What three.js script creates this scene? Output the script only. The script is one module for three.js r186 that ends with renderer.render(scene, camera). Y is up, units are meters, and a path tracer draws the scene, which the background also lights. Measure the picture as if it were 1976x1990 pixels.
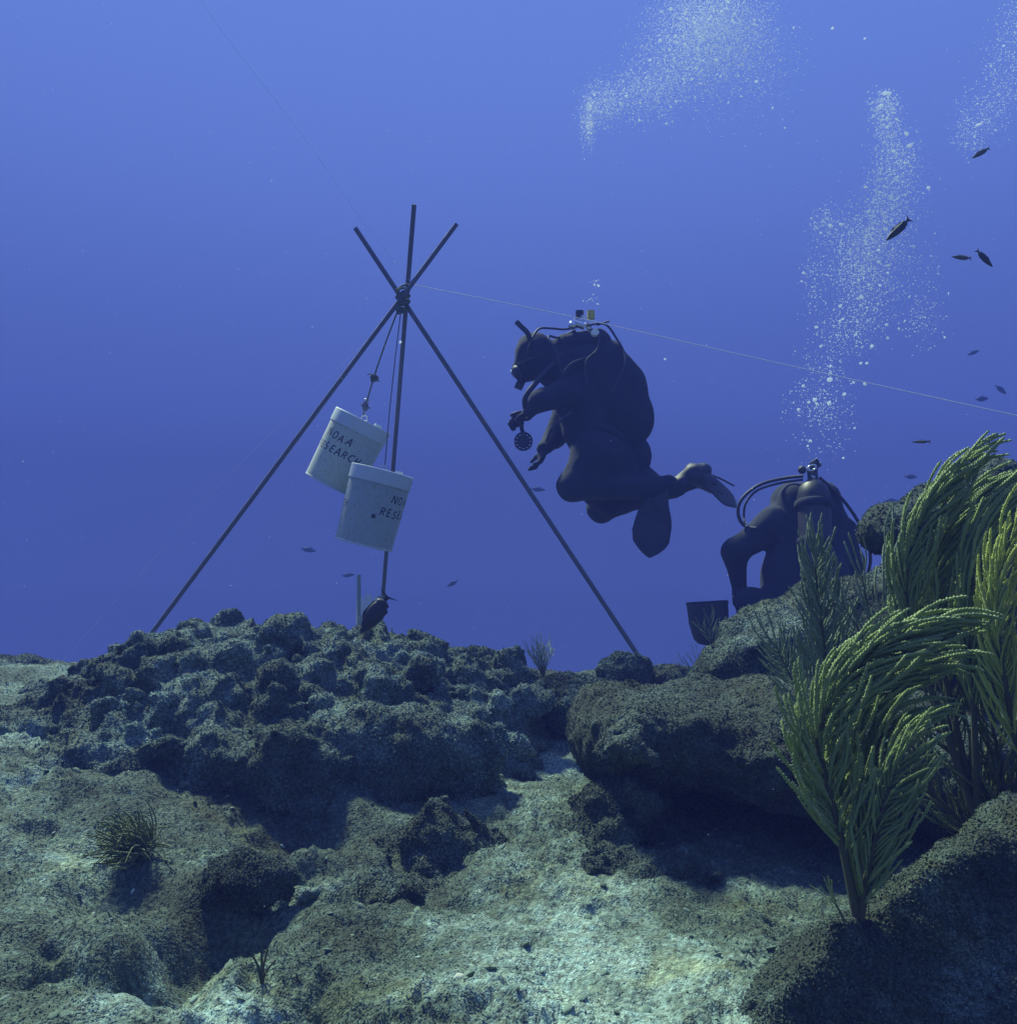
import * as THREE from 'three';
import { MeshSurfaceSampler } from 'three/addons/math/MeshSurfaceSampler.js';
import { mergeGeometries, mergeVertices } from 'three/addons/utils/BufferGeometryUtils.js';

// ------------------------------------------------------------------ camera, water light, sun, exposure
const scene = new THREE.Scene();
const F = 1723, PITCH = Math.atan(155 / F), EYE = new THREE.Vector3(0, 0.75, 0);
const camera = new THREE.PerspectiveCamera(2 * Math.atan(995 / F) * 180 / Math.PI, 1976 / 1990, 0.05, 300);
camera.position.copy(EYE);
camera.rotation.set(PITCH, 0, 0);
camera.updateMatrixWorld(true);

const renderer = new THREE.WebGLRenderer({ antialias: true });
renderer.toneMapping = THREE.LinearToneMapping;
renderer.toneMappingExposure = 1.45;
renderer.shadowMap.enabled = true;

const SKY = [[-1, [0.027, 0.045, 0.15]], [0, [0.027, 0.045, 0.15]], [0.14, [0.031, 0.052, 0.168]], [0.30, [0.059, 0.102, 0.315]], [0.44, [0.084, 0.148, 0.44]], [0.56, [0.096, 0.172, 0.49]], [1, [0.108, 0.19, 0.53]]];
{
  const w = 64, h = 256, data = new Float32Array(w * h * 4);
  for (let j = 0; j < h; j++) {
    const y = Math.sin(((j + 0.5) / h - 0.5) * Math.PI);
    let k = 0; while (k < SKY.length - 2 && y > SKY[k + 1][0]) k++;
    const t = THREE.MathUtils.clamp((y - SKY[k][0]) / (SKY[k + 1][0] - SKY[k][0]), 0, 1);
    for (let i = 0; i < w; i++) {
      for (let c = 0; c < 3; c++) data[(j * w + i) * 4 + c] = SKY[k][1][c] + (SKY[k + 1][1][c] - SKY[k][1][c]) * t;
      data[(j * w + i) * 4 + 3] = 1;
    }
  }
  const sky = new THREE.DataTexture(data, w, h, THREE.RGBAFormat, THREE.FloatType);
  sky.mapping = THREE.EquirectangularReflectionMapping; sky.magFilter = THREE.LinearFilter; sky.needsUpdate = true;
  scene.background = sky; scene.environment = sky;
}
const sun = new THREE.DirectionalLight(new THREE.Color().setRGB(0.86, 1.0, 0.70), 5.0);
sun.name = 'sun';
sun.position.set(-6.5, 16, -12); sun.target.position.set(0, 0, -3.5);
sun.castShadow = true; sun.shadow.radius = 13; sun.shadow.mapSize.set(4096, 4096);
Object.assign(sun.shadow.camera, { left: -8, right: 8, top: 8, bottom: -8, near: 1, far: 60 });
scene.add(sun, sun.target);
scene.fog = new THREE.FogExp2(new THREE.Color().setRGB(0.17, 0.235, 1.0), 0.023);

// ------------------------------------------------------------------ helpers
const V = (x, y, z) => new THREE.Vector3(x, y, z);
let seed = 12345;
const rnd = () => { seed = (seed + 0x6d2b79f5) | 0; let t = Math.imul(seed ^ (seed >>> 15), 1 | seed); t = (t + Math.imul(t ^ (t >>> 7), 61 | t)) ^ t; return ((t ^ (t >>> 14)) >>> 0) / 4294967296; };
const rr = (a, b) => a + (b - a) * rnd();
const { clamp, lerp, smoothstep } = THREE.MathUtils;
// gradient noise on a shuffled table
const PERM = new Uint8Array(512), GX = new Float32Array(256), GY = new Float32Array(256), GZ = new Float32Array(256);
for (let i = 0; i < 256; i++) PERM[i] = i;
for (let i = 255; i > 0; i--) { const j = Math.floor(rnd() * (i + 1)), t = PERM[i]; PERM[i] = PERM[j]; PERM[j] = t; }
for (let i = 0; i < 256; i++) { PERM[i + 256] = PERM[i]; const z = rnd() * 2 - 1, a = rnd() * 6.2832, q = Math.sqrt(1 - z * z); GX[i] = q * Math.cos(a) * 1.25; GY[i] = q * Math.sin(a) * 1.25; GZ[i] = z * 1.25; }
function N3(x, y, z) {
  const fx = Math.floor(x), fy = Math.floor(y), fz = Math.floor(z), X0 = fx & 255, Y0 = fy & 255, Z0 = fz & 255;
  x -= fx; y -= fy; z -= fz;
  const u = x * x * x * (x * (x * 6 - 15) + 10), v = y * y * y * (y * (y * 6 - 15) + 10), w = z * z * z * (z * (z * 6 - 15) + 10);
  const A = PERM[X0] + Y0, B = PERM[X0 + 1] + Y0, a0 = PERM[A] + Z0, a1 = PERM[A + 1] + Z0, b0 = PERM[B] + Z0, b1 = PERM[B + 1] + Z0;
  const h0 = PERM[a0], h1 = PERM[b0], h2 = PERM[a1], h3 = PERM[b1], h4 = PERM[a0 + 1], h5 = PERM[b0 + 1], h6 = PERM[a1 + 1], h7 = PERM[b1 + 1];
  const x1 = x - 1, y1 = y - 1, z1 = z - 1;
  const n0 = GX[h0] * x + GY[h0] * y + GZ[h0] * z, n1 = GX[h1] * x1 + GY[h1] * y + GZ[h1] * z, n2 = GX[h2] * x + GY[h2] * y1 + GZ[h2] * z, n3 = GX[h3] * x1 + GY[h3] * y1 + GZ[h3] * z;
  const n4 = GX[h4] * x + GY[h4] * y + GZ[h4] * z1, n5 = GX[h5] * x1 + GY[h5] * y + GZ[h5] * z1, n6 = GX[h6] * x + GY[h6] * y1 + GZ[h6] * z1, n7 = GX[h7] * x1 + GY[h7] * y1 + GZ[h7] * z1;
  const p = n0 + (n1 - n0) * u, q = n2 + (n3 - n2) * u, r = n4 + (n5 - n4) * u, s = n6 + (n7 - n6) * u, e = p + (q - p) * v, f = r + (s - r) * v;
  return e + (f - e) * w;
}
const fbm = (x, y, z, o) => { let s = 0, a = 0.5; for (let i = 0; i < o; i++) { s += a * N3(x, y, z); x = x * 2.03 + 5.1; y = y * 2.03 + 1.7; z = z * 2.03 + 9.2; a *= 0.5; } return s; };
// a point of the place seen at photo pixel (px, py), so many metres ahead
const at = (px, py, d) => V((px - 988) / F * d, -(py - 995) / F * d, -d).applyMatrix4(camera.matrixWorld);
const names = {};
const numbered = (n) => { const k = names[n] = (names[n] ?? -1) + 1; return k ? n + '_' + String(k).padStart(3, '0') : n; };
function tag(o, label, category, group, kind) {
  o.userData.label = label; o.userData.category = category;
  if (group) o.userData.group = group;
  if (kind) o.userData.kind = kind;
  return o;
}
function thing(name, pos, label, category, group) {
  const g = new THREE.Group(); g.name = numbered(name); g.position.copy(pos); scene.add(g);
  return tag(g, label, category, group);
}
const partCount = new Map();
function part(name, geo, mat, parent) {
  const key = parent.uuid + name, k = partCount.get(key) ?? 0; partCount.set(key, k + 1);
  const m = new THREE.Mesh(geo, mat); m.name = k ? name + '_' + String(k).padStart(3, '0') : name;
  m.castShadow = m.receiveShadow = true;
  parent.add(m); return m;
}
// geometry given in world metres becomes geometry about the thing's own base
const local = (geo, g) => geo.translate(-g.position.x, -g.position.y, -g.position.z);
const smin = (a, b, k) => { const h = Math.max(k - Math.abs(a - b), 0) / k; return Math.min(a, b) - h * h * k * 0.25; };
function capsule(p, a, b, ra, rb) {
  const dx = b.x - a.x, dy = b.y - a.y, dz = b.z - a.z, px = p[0] - a.x, py = p[1] - a.y, pz = p[2] - a.z;
  const t = clamp((px * dx + py * dy + pz * dz) / (dx * dx + dy * dy + dz * dz + 1e-9), 0, 1);
  return Math.hypot(px - dx * t, py - dy * t, pz - dz * t) - (ra + (rb - ra) * t);
}
const ellipsoid = (x, y, z, c, r) => { const k = Math.hypot((x - c.x) / r[0], (y - c.y) / r[1], (z - c.z) / r[2]); return (k - 1) * Math.min(r[0], r[1], r[2]); };

// surface nets over a distance field f(x, y, z), blocks far from the surface skipped
function meshField(f, lo, hi, h, slack = 1.6) {
  const B = 6, nx = Math.ceil((hi.x - lo.x) / h / B) * B + 1, ny = Math.ceil((hi.y - lo.y) / h / B) * B + 1, nz = Math.ceil((hi.z - lo.z) / h / B) * B + 1;
  const g = new Float32Array(nx * ny * nz), done = new Uint8Array(nx * ny * nz), id = (i, j, k) => (k * ny + j) * nx + i, reach = B * h * 0.87 * slack;
  for (let k = 0; k < nz - 1; k += B) for (let j = 0; j < ny - 1; j += B) for (let i = 0; i < nx - 1; i += B) {
    const c = f(lo.x + (i + B / 2) * h, lo.y + (j + B / 2) * h, lo.z + (k + B / 2) * h), far = Math.abs(c) > reach;
    for (let c2 = k; c2 <= k + B; c2++) for (let b = j; b <= j + B; b++) for (let a = i; a <= i + B; a++) {
      const q = id(a, b, c2);
      if (far) { if (!done[q]) g[q] = c; } else if (done[q] !== 1) { done[q] = 1; g[q] = f(lo.x + a * h, lo.y + b * h, lo.z + c2 * h); }
    }
  }
  const pos = [], index = [], vert = new Int32Array(nx * ny * nz).fill(-1);
  const E = [[0, 1], [2, 3], [4, 5], [6, 7], [0, 2], [1, 3], [4, 6], [5, 7], [0, 4], [1, 5], [2, 6], [3, 7]];
  const v = new Float32Array(8);
  for (let k = 0; k < nz - 1; k++) for (let j = 0; j < ny - 1; j++) for (let i = 0; i < nx - 1; i++) {
    let m = 0;
    for (let c = 0; c < 8; c++) { v[c] = g[id(i + (c & 1), j + (c >> 1 & 1), k + (c >> 2))]; if (v[c] < 0) m |= 1 << c; }
    if (m === 0 || m === 255) continue;
    let n = 0, x = 0, y = 0, z = 0;
    for (const [a, b] of E) if ((m >> a & 1) !== (m >> b & 1)) {
      const t = v[a] / (v[a] - v[b]); n++;
      x += (a & 1) + ((b & 1) - (a & 1)) * t; y += (a >> 1 & 1) + ((b >> 1 & 1) - (a >> 1 & 1)) * t; z += (a >> 2) + ((b >> 2) - (a >> 2)) * t;
    }
    vert[id(i, j, k)] = pos.length / 3;
    pos.push(lo.x + (i + x / n) * h, lo.y + (j + y / n) * h, lo.z + (k + z / n) * h);
  }
  const quad = (a, b, c, d, flip) => { if (a < 0 || b < 0 || c < 0 || d < 0) return; if (flip) index.push(a, c, b, b, c, d); else index.push(a, b, c, b, d, c); };
  for (let k = 1; k < nz - 1; k++) for (let j = 1; j < ny - 1; j++) for (let i = 1; i < nx - 1; i++) {
    const s = g[id(i, j, k)] < 0;
    if (s !== g[id(i + 1, j, k)] < 0) quad(vert[id(i, j - 1, k - 1)], vert[id(i, j, k - 1)], vert[id(i, j - 1, k)], vert[id(i, j, k)], !s);
    if (s !== g[id(i, j + 1, k)] < 0) quad(vert[id(i - 1, j, k - 1)], vert[id(i, j, k - 1)], vert[id(i - 1, j, k)], vert[id(i, j, k)], s);
    if (s !== g[id(i, j, k + 1)] < 0) quad(vert[id(i - 1, j - 1, k)], vert[id(i, j - 1, k)], vert[id(i - 1, j, k)], vert[id(i, j, k)], !s);
  }
  const geo = new THREE.BufferGeometry();
  geo.setAttribute('position', new THREE.Float32BufferAttribute(pos, 3));
  geo.setIndex(index); geo.computeVertexNormals();
  return geo;
}

// ------------------------------------------------------------------ textures and materials
function noiseTexture(size, fn, srgb) {
  const d = new Uint8Array(size * size * 4);
  for (let j = 0; j < size; j++) for (let i = 0; i < size; i++) {
    const c = fn(i / size, j / size);
    for (let k = 0; k < 3; k++) d[(j * size + i) * 4 + k] = clamp(Math.round(255 * (Array.isArray(c) ? c[k] : c)), 0, 255);
    d[(j * size + i) * 4 + 3] = 255;
  }
  const t = new THREE.DataTexture(d, size, size); t.wrapS = t.wrapT = THREE.RepeatWrapping; t.magFilter = THREE.LinearFilter; t.minFilter = THREE.LinearMipmapLinearFilter; t.generateMipmaps = true;
  if (srgb) t.colorSpace = THREE.SRGBColorSpace;
  t.needsUpdate = true; return t;
}
// noise that repeats over the unit square, f cells a side
const tileN = (u, v, f, s) => {
  const x = u * f, y = v * f, i = Math.floor(x), j = Math.floor(y), a = x - i, b = y - j, k = Math.round(s * 17) & 255;
  const g = (p, q, dx, dy) => { const h = PERM[PERM[(p % f + k) & 255] + (q % f & 255)]; return GX[h] * dx + GY[h] * dy; };
  const m = a * a * a * (a * (a * 6 - 15) + 10), n = b * b * b * (b * (b * 6 - 15) + 10);
  return lerp(lerp(g(i, j, a, b), g(i + 1, j, a - 1, b), m), lerp(g(i, j + 1, a, b - 1), g(i + 1, j + 1, a - 1, b - 1), m), n) * 1.2;
};
const gritBump = noiseTexture(512, (u, v) => 0.5 + 0.55 * tileN(u, v, 26, 3.1) + 0.5 * tileN(u, v, 60, 8.7) + 0.35 * tileN(u, v, 120, 5.5));
const gritColor = noiseTexture(512, (u, v) => { const n = 0.75 + 0.30 * tileN(u, v, 30, 13.1) + 0.26 * tileN(u, v, 110, 21.7); const y = 0.04 * tileN(u, v, 12, 33.3); return [n + y, n, n - y]; }, true);
const rockMat = new THREE.MeshStandardMaterial({ name: 'algae covered rock', vertexColors: true, roughness: 0.95, map: gritColor, bumpMap: gritBump, bumpScale: 0.007 });
const sandMat = new THREE.MeshStandardMaterial({ name: 'sand and turf', vertexColors: true, roughness: 0.97, map: gritColor, bumpMap: gritBump, bumpScale: 0.0042 });
const tuftMat = new THREE.MeshStandardMaterial({ name: 'turf algae', color: 0xffffff, roughness: 0.95, side: THREE.DoubleSide });
const std = (name, r, g, b, rough = 0.8, more = {}) => new THREE.MeshStandardMaterial({ name, color: new THREE.Color().setRGB(r, g, b), roughness: rough, ...more });

// colours of the growth on rock and ground, by patches
function growth(x, y, z, pale) {
  const a = fbm(x * 2.3, y * 2.3, z * 2.3, 3) * 1.7, b = fbm(x * 9 + 40, y * 9, z * 9, 3) * 1.8, c = fbm(x * 34, y * 34 + 20, z * 34, 2) * 1.9;
  const m = clamp(0.42 + pale + a * 0.42 + b * 0.34 + c * 0.20, 0, 1);
  const dark = [0.044, 0.060, 0.038], mid = [0.145, 0.212, 0.16], light = [0.44, 0.62, 0.54];
  const o = [0, 0, 0];
  for (let k = 0; k < 3; k++) o[k] = m < 0.5 ? lerp(dark[k], mid[k], m * 2) : lerp(mid[k], light[k], (m - 0.5) * 2);
  const ol = smoothstep(fbm(x * 5 + 9, y * 5 - 3, z * 5, 3), 0.08, 0.34);
  o[0] *= 1 + 0.10 * ol; o[2] *= 1 - 0.20 * ol;
  return o;
}
function paint(geo, pale = 0, gain = 1) {
  // each triangle takes its texture along the axis it faces; vertices are doubled only where two axes meet
  const P0 = geo.attributes.position, N0 = geo.attributes.normal, idx = geo.index.array, map = new Map(), pos = [], nor = [], col = [], uv = [], index = new Uint32Array(idx.length), cols = new Float32Array(P0.count * 3).fill(-1);
  for (let i = 0; i < idx.length; i += 3) {
    let nx = 0, ny = 0, nz = 0;
    for (let k = 0; k < 3; k++) { nx += N0.getX(idx[i + k]); ny += N0.getY(idx[i + k]); nz += N0.getZ(idx[i + k]); }
    nx = Math.abs(nx); ny = Math.abs(ny); nz = Math.abs(nz);
    const axis = ny >= nx && ny >= nz ? 1 : nx > nz ? 0 : 2;
    for (let k = 0; k < 3; k++) {
      const v = idx[i + k], key = v * 3 + axis; let q = map.get(key);
      if (q === undefined) {
        q = map.size; map.set(key, q);
        const x = P0.getX(v), y = P0.getY(v), z = P0.getZ(v);
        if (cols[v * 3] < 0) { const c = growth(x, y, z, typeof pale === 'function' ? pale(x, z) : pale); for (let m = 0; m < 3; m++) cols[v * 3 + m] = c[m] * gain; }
        pos.push(x, y, z); nor.push(N0.getX(v), N0.getY(v), N0.getZ(v)); col.push(cols[v * 3], cols[v * 3 + 1], cols[v * 3 + 2]);
        uv.push((axis === 0 ? z : x) * 3.2, (axis === 1 ? z : y) * 3.2);
      }
      index[i + k] = q;
    }
  }
  geo.setAttribute('position', new THREE.Float32BufferAttribute(pos, 3)); geo.setAttribute('normal', new THREE.Float32BufferAttribute(nor, 3));
  geo.setAttribute('color', new THREE.Float32BufferAttribute(col, 3)); geo.setAttribute('uv', new THREE.Float32BufferAttribute(uv, 2));
  geo.setIndex(new THREE.BufferAttribute(index, 1));
  return geo;
}

// ------------------------------------------------------------------ tufts of turf algae (instanced, nobody could count them)
function tuftGeometry(blades, spread) {
  const pos = [];
  for (let i = 0; i < blades; i++) {
    const a = rnd() * 6.283, lean = rr(0.2, spread), w = rr(0.1, 0.2), h = rr(0.55, 1.1), cx = rr(-0.35, 0.35), cz = rr(-0.35, 0.35);
    const dx = Math.cos(a), dz = Math.sin(a), ex = -dz * w, ez = dx * w;
    const tip = [cx + dx * lean * h, h, cz + dz * lean * h], mid = [cx + dx * lean * h * 0.35, h * 0.6, cz + dz * lean * h * 0.35];
    pos.push(cx - ex, -0.15, cz - ez, cx + ex, -0.15, cz + ez, mid[0] + ex * 0.9, mid[1], mid[2] + ez * 0.9);
    pos.push(cx - ex, -0.15, cz - ez, mid[0] + ex * 0.9, mid[1], mid[2] + ez * 0.9, mid[0] - ex * 0.9, mid[1], mid[2] - ez * 0.9);
    pos.push(mid[0] - ex * 0.9, mid[1], mid[2] - ez * 0.9, mid[0] + ex * 0.9, mid[1], mid[2] + ez * 0.9, ...tip);
  }
  const g = new THREE.BufferGeometry(); g.setAttribute('position', new THREE.Float32BufferAttribute(pos, 3)); g.computeVertexNormals();
  return g;
}
const tuftGeo = tuftGeometry(6, 0.9);
const UP = V(0, 1, 0), Q = new THREE.Quaternion(), Q2 = new THREE.Quaternion(), M4 = new THREE.Matrix4();
function tufts(spots, parent, name) {
  const m = new THREE.InstancedMesh(tuftGeo, tuftMat, spots.length); m.name = name; m.userData.kind = 'stuff';
  const c = new THREE.Color(), s = V(1, 1, 1);
  spots.forEach(({ p, n, size, col }, i) => {
    Q.setFromUnitVectors(UP, n); Q2.setFromAxisAngle(UP, rnd() * 6.283); Q.multiply(Q2);
    s.set(size * rr(0.8, 1.6), size * rr(0.35, 0.9), size * rr(0.8, 1.6));
    M4.compose(p, Q, s); m.setMatrixAt(i, M4);
    const k = rr(0.85, 1.15); m.setColorAt(i, c.setRGB(col[0] * k, col[1] * k, col[2] * k));
  });
  m.castShadow = m.receiveShadow = true; parent.add(m); return m;
}
function rock(name, base, label, category, f, lo, hi, h, { pale = 0, gain = 1, turf = 0, size = 0.011, group } = {}) {
  const g = thing(name, base, label, category, group);
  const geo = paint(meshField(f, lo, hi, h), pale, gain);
  const mesh = part('rock_surface', geo, rockMat, g);
  if (turf) {
    const sampler = new MeshSurfaceSampler(mesh).setRandomGenerator(rnd).build(), spots = [];
    for (let i = 0; i < turf; i++) {
      const p = V(), n = V(); sampler.sample(p, n);
      const col = growth(p.x, p.y, p.z, pale + 0.06);
      spots.push({ p: p.sub(base), n: n.add(V(rr(-0.5, 0.5), rr(-0.2, 0.3), rr(-0.5, 0.5))).normalize(), size: size * rr(0.6, 1.3), col: col.map((q) => q * gain) });
    }
    tufts(spots, g, 'turf_algae');
  }
  local(geo, g); return g;
}

// ------------------------------------------------------------------ the seabed
const onPlane = (px, py, y = 0.05) => { const d = at(px, py, 1).sub(EYE); return EYE.clone().addScaledVector(d, (y - EYE.y) / d.y); };
const dents = [];   // [x, z, radius, height, sharpness]
const dent = (px, py, r, h, sharp = 1, y = 0.05) => { const p = onPlane(px, py, y); dents.push([p.x, p.z, r, h, sharp]); };
dent(420, 1800, 0.14, -0.13, 1.7); dent(470, 1750, 0.08, -0.05, 1.6); dent(290, 1880, 0.10, -0.10, 1.7); dent(320, 1925, 0.07, -0.06, 1.6); dent(105, 1880, 0.085, -0.08, 1.7); dent(240, 1745, 0.13, -0.05, 1.5);
dent(595, 1940, 0.09, -0.075, 1.7); dent(550, 1970, 0.05, -0.04, 1.6); dent(560, 1700, 0.10, -0.05, 1.6); dent(700, 1720, 0.10, -0.06, 1.6); dent(1080, 1870, 0.05, -0.025, 1.6); dent(760, 1825, 0.06, -0.035, 1.6); dent(160, 1640, 0.07, -0.035, 1.6); dent(620, 1640, 0.10, -0.05, 1.6);
for (let i = 0; i < 90; i++) dents.push([rr(-2.0, 0.9), -Math.exp(rr(Math.log(1.25), Math.log(3.6))), rr(0.018, 0.05), -rr(0.010, 0.028), 1.5]);
for (let i = 0; i < 70; i++) dents.push([rr(-2.0, 0.9), -Math.exp(rr(Math.log(1.25), Math.log(3.6))), rr(0.05, 0.13), rr(0.012, 0.034), 1.3]);
dent(250, 1600, 0.50, 0.10); dent(640, 1790, 0.24, 0.055); dent(820, 1960, 0.32, 0.05); dent(180, 1950, 0.22, 0.06); dent(50, 1760, 0.25, 0.05); dent(1150, 1640, 0.32, 0.04); dent(640, 1680, 0.12, 0.05); dent(380, 1700, 0.16, 0.06);
dents.push([-2.5, -4.2, 1.15, 0.08, 1], [-1.75, -2.9, 0.6, 0.14, 1], [-0.1, -2.75, 0.5, 0.06, 1]);
function groundY(x, z, fine = true) {
  const d = Math.hypot(x * 0.6, z);
  let y = 0.10 * smoothstep(d, 2.2, 3.2) + 0.22 * smoothstep(d, 3.0, 4.4);
  if (d > 4.6) { const e = d - 4.6; y -= 0.20 * e * e / (e + 0.9); }
  const wx = x + 0.045 * N3(x * 7, 1.1, z * 7) + 0.012 * N3(x * 19, 1.1, z * 19), wz = z + 0.045 * N3(x * 7 + 20, 2.1, z * 7) + 0.012 * N3(x * 19, 8.1, z * 19);
  for (const [cx, cz, r, h, s] of dents) { const q = ((wx - cx) ** 2 + (wz - cz) ** 2) / (r * r); if (q < 7) y += h * Math.exp(-Math.pow(q, s)); }
  y += 0.11 * fbm(x * 1.3 + 3, 0.5, z * 1.3, 3) + 0.05 * fbm(x * 4.5, 7.5, z * 4.5 + 2, 3);
  const rough = smoothstep(fbm(x * 1.8 + 11, 2.2, z * 1.8, 2), -0.12, 0.16);
  y += 0.06 * rough * Math.abs(fbm(x * 9, 3.5, z * 9, 3)) + 0.022 * fbm(x * 15 + 7, 9.5, z * 15, 2);
  if (fine) y += (0.012 + 0.016 * rough) * fbm(x * 38, 1.5, z * 38, 3);
  return y;
}
const sandAndSunPatch = (x, z) => {  // broad patches: real sand and turf, with dappled sunlight painted into the tone
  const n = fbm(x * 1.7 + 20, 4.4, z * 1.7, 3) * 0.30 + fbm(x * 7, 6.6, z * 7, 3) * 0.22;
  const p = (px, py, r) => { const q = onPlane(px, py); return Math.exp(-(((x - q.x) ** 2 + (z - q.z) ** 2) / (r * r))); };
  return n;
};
const sandAndSunSpots = [[1180, 1850, 0.32, 0.40], [1010, 1960, 0.30, 0.22], [1330, 1930, 0.3, 0.26], [400, 1960, 0.16, 0.42], [30, 1560, 0.5, 0.26], [20, 1440, 0.5, 0.22], [1060, 1520, 0.22, 0.34], [1010, 1580, 0.18, 0.24], [1080, 1660, 0.20, 0.28], [1120, 1750, 0.22, 0.28], [840, 1590, 0.18, 0.22], [160, 1690, 0.10, 0.4], [470, 1930, 0.1, 0.3]].map(([px, py, r, k]) => { const q = onPlane(px, py); return [q.x, q.z, r, k]; });  // pale sand spots, brightened as sunlit dapples put into the ground colour
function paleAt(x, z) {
  let v = sandAndSunPatch(x, z) - 0.07;
  for (const [cx, cz, r, k] of sandAndSunSpots) { const w = 1 + 0.9 * fbm(x * 5 + 2, cx, z * 5, 2); v += k * Math.exp(-(((x - cx) ** 2 + (z - cz) ** 2) / (r * r)) * w); }
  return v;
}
{
  const angles = [], dist = [];
  for (let i = 0; i <= 520; i++) angles.push(-0.72 + 1.44 * i / 520);
  for (let i = 1; i < 60; i++) angles.push(0.72 + (2 * Math.PI - 1.44) * i / 60);
  for (let i = 0; i <= 560; i++) { const t = i / 560; dist.push(t < 0.86 ? 0.9 * Math.pow(6.2 / 0.9, t / 0.86) : 6.2 * Math.pow(21 / 6.2, (t - 0.86) / 0.14)); }
  const A = angles.length, D = dist.length, pos = new Float32Array((A * D + 1) * 3), index = [];
  const put = (i, x, z) => {
    pos.set([x, groundY(x, z), z], i * 3);
  };
  for (let j = 0; j < D; j++) for (let i = 0; i < A; i++) put(j * A + i, Math.sin(angles[i]) * dist[j], -Math.cos(angles[i]) * dist[j]);
  put(A * D, 0, 0);
  for (let j = 0; j < D - 1; j++) for (let i = 0; i < A; i++) {
    const a = j * A + i, b = j * A + (i + 1) % A, c = a + A, e = b + A;
    index.push(a, b, c, b, e, c);
  }
  for (let i = 0; i < A; i++) index.push(A * D, (i + 1) % A, i);
  const geo = new THREE.BufferGeometry();
  geo.setAttribute('position', new THREE.BufferAttribute(pos, 3));
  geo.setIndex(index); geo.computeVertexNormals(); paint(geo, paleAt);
  const m = new THREE.Mesh(geo, sandMat); m.name = 'seabed'; m.castShadow = m.receiveShadow = true; m.userData.kind = 'structure'; m.userData.label = 'pale sandy seabed with patchy green turf, painted sun dapples and dark hollows'; scene.add(m);
  const spots = [];
  for (let i = 0; i < 130000; i++) {
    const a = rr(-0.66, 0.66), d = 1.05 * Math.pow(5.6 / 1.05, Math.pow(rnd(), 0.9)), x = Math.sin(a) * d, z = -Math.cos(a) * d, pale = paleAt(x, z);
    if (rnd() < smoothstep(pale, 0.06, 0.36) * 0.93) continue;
    const y = groundY(x, z), e = 0.01, n = V(groundY(x - e, z, false) - groundY(x + e, z, false), 2 * e, groundY(x, z - e, false) - groundY(x, z + e, false)).normalize();
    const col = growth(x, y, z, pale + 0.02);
    spots.push({ p: V(x, y, z), n: n.add(V(rr(-0.5, 0.5), 0, rr(-0.5, 0.5))).normalize(), size: rr(0.0024, 0.0055) * (0.6 + 0.2 * d), col });
  }
  tag(tufts(spots, scene, 'seabed_turf'), 'short fuzzy green turf algae covering the sandy seabed', 'algae', null, 'stuff');
}

{ // loose bits of coral rubble and shell
  const bit = new THREE.IcosahedronGeometry(1, 1), q = bit.attributes.position;
  for (let i = 0; i < q.count; i++) { const k = 0.8 + 0.5 * N3(q.getX(i) * 1.7, q.getY(i) * 1.7, q.getZ(i) * 1.7); q.setXYZ(i, q.getX(i) * k, q.getY(i) * k * 0.7, q.getZ(i) * k); }
  const soft = mergeVertices(bit.deleteAttribute('normal').deleteAttribute('uv')); soft.computeVertexNormals();
  const n = 1900, m = new THREE.InstancedMesh(soft, tuftMat, n), c = new THREE.Color(); m.name = 'coral_rubble';
  for (let i = 0; i < n; i++) {
    const a = rr(-0.62, 0.6), d = Math.exp(rr(Math.log(1.2), Math.log(4.4))), x = Math.sin(a) * d, z = -Math.cos(a) * d, r = 0.002 + 0.0085 * Math.pow(rnd(), 6), g = growth(x * 3, r * 90, z * 3, rr(-0.15, 0.2));
    Q.setFromEuler(new THREE.Euler(rr(-0.6, 0.6), rnd() * 6.28, rr(-0.6, 0.6)));
    m.setMatrixAt(i, M4.compose(V(x, groundY(x, z) + r * 0.2, z), Q, V(r * rr(0.8, 2), r * rr(0.6, 1), r * rr(0.7, 1.2)))); m.setColorAt(i, c.setRGB(g[0], g[1], g[2]));
  }
  scene.add(m); tag(m, 'scattered small bits of coral rubble and shell on the seabed', 'rubble', null, 'stuff');
}
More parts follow.
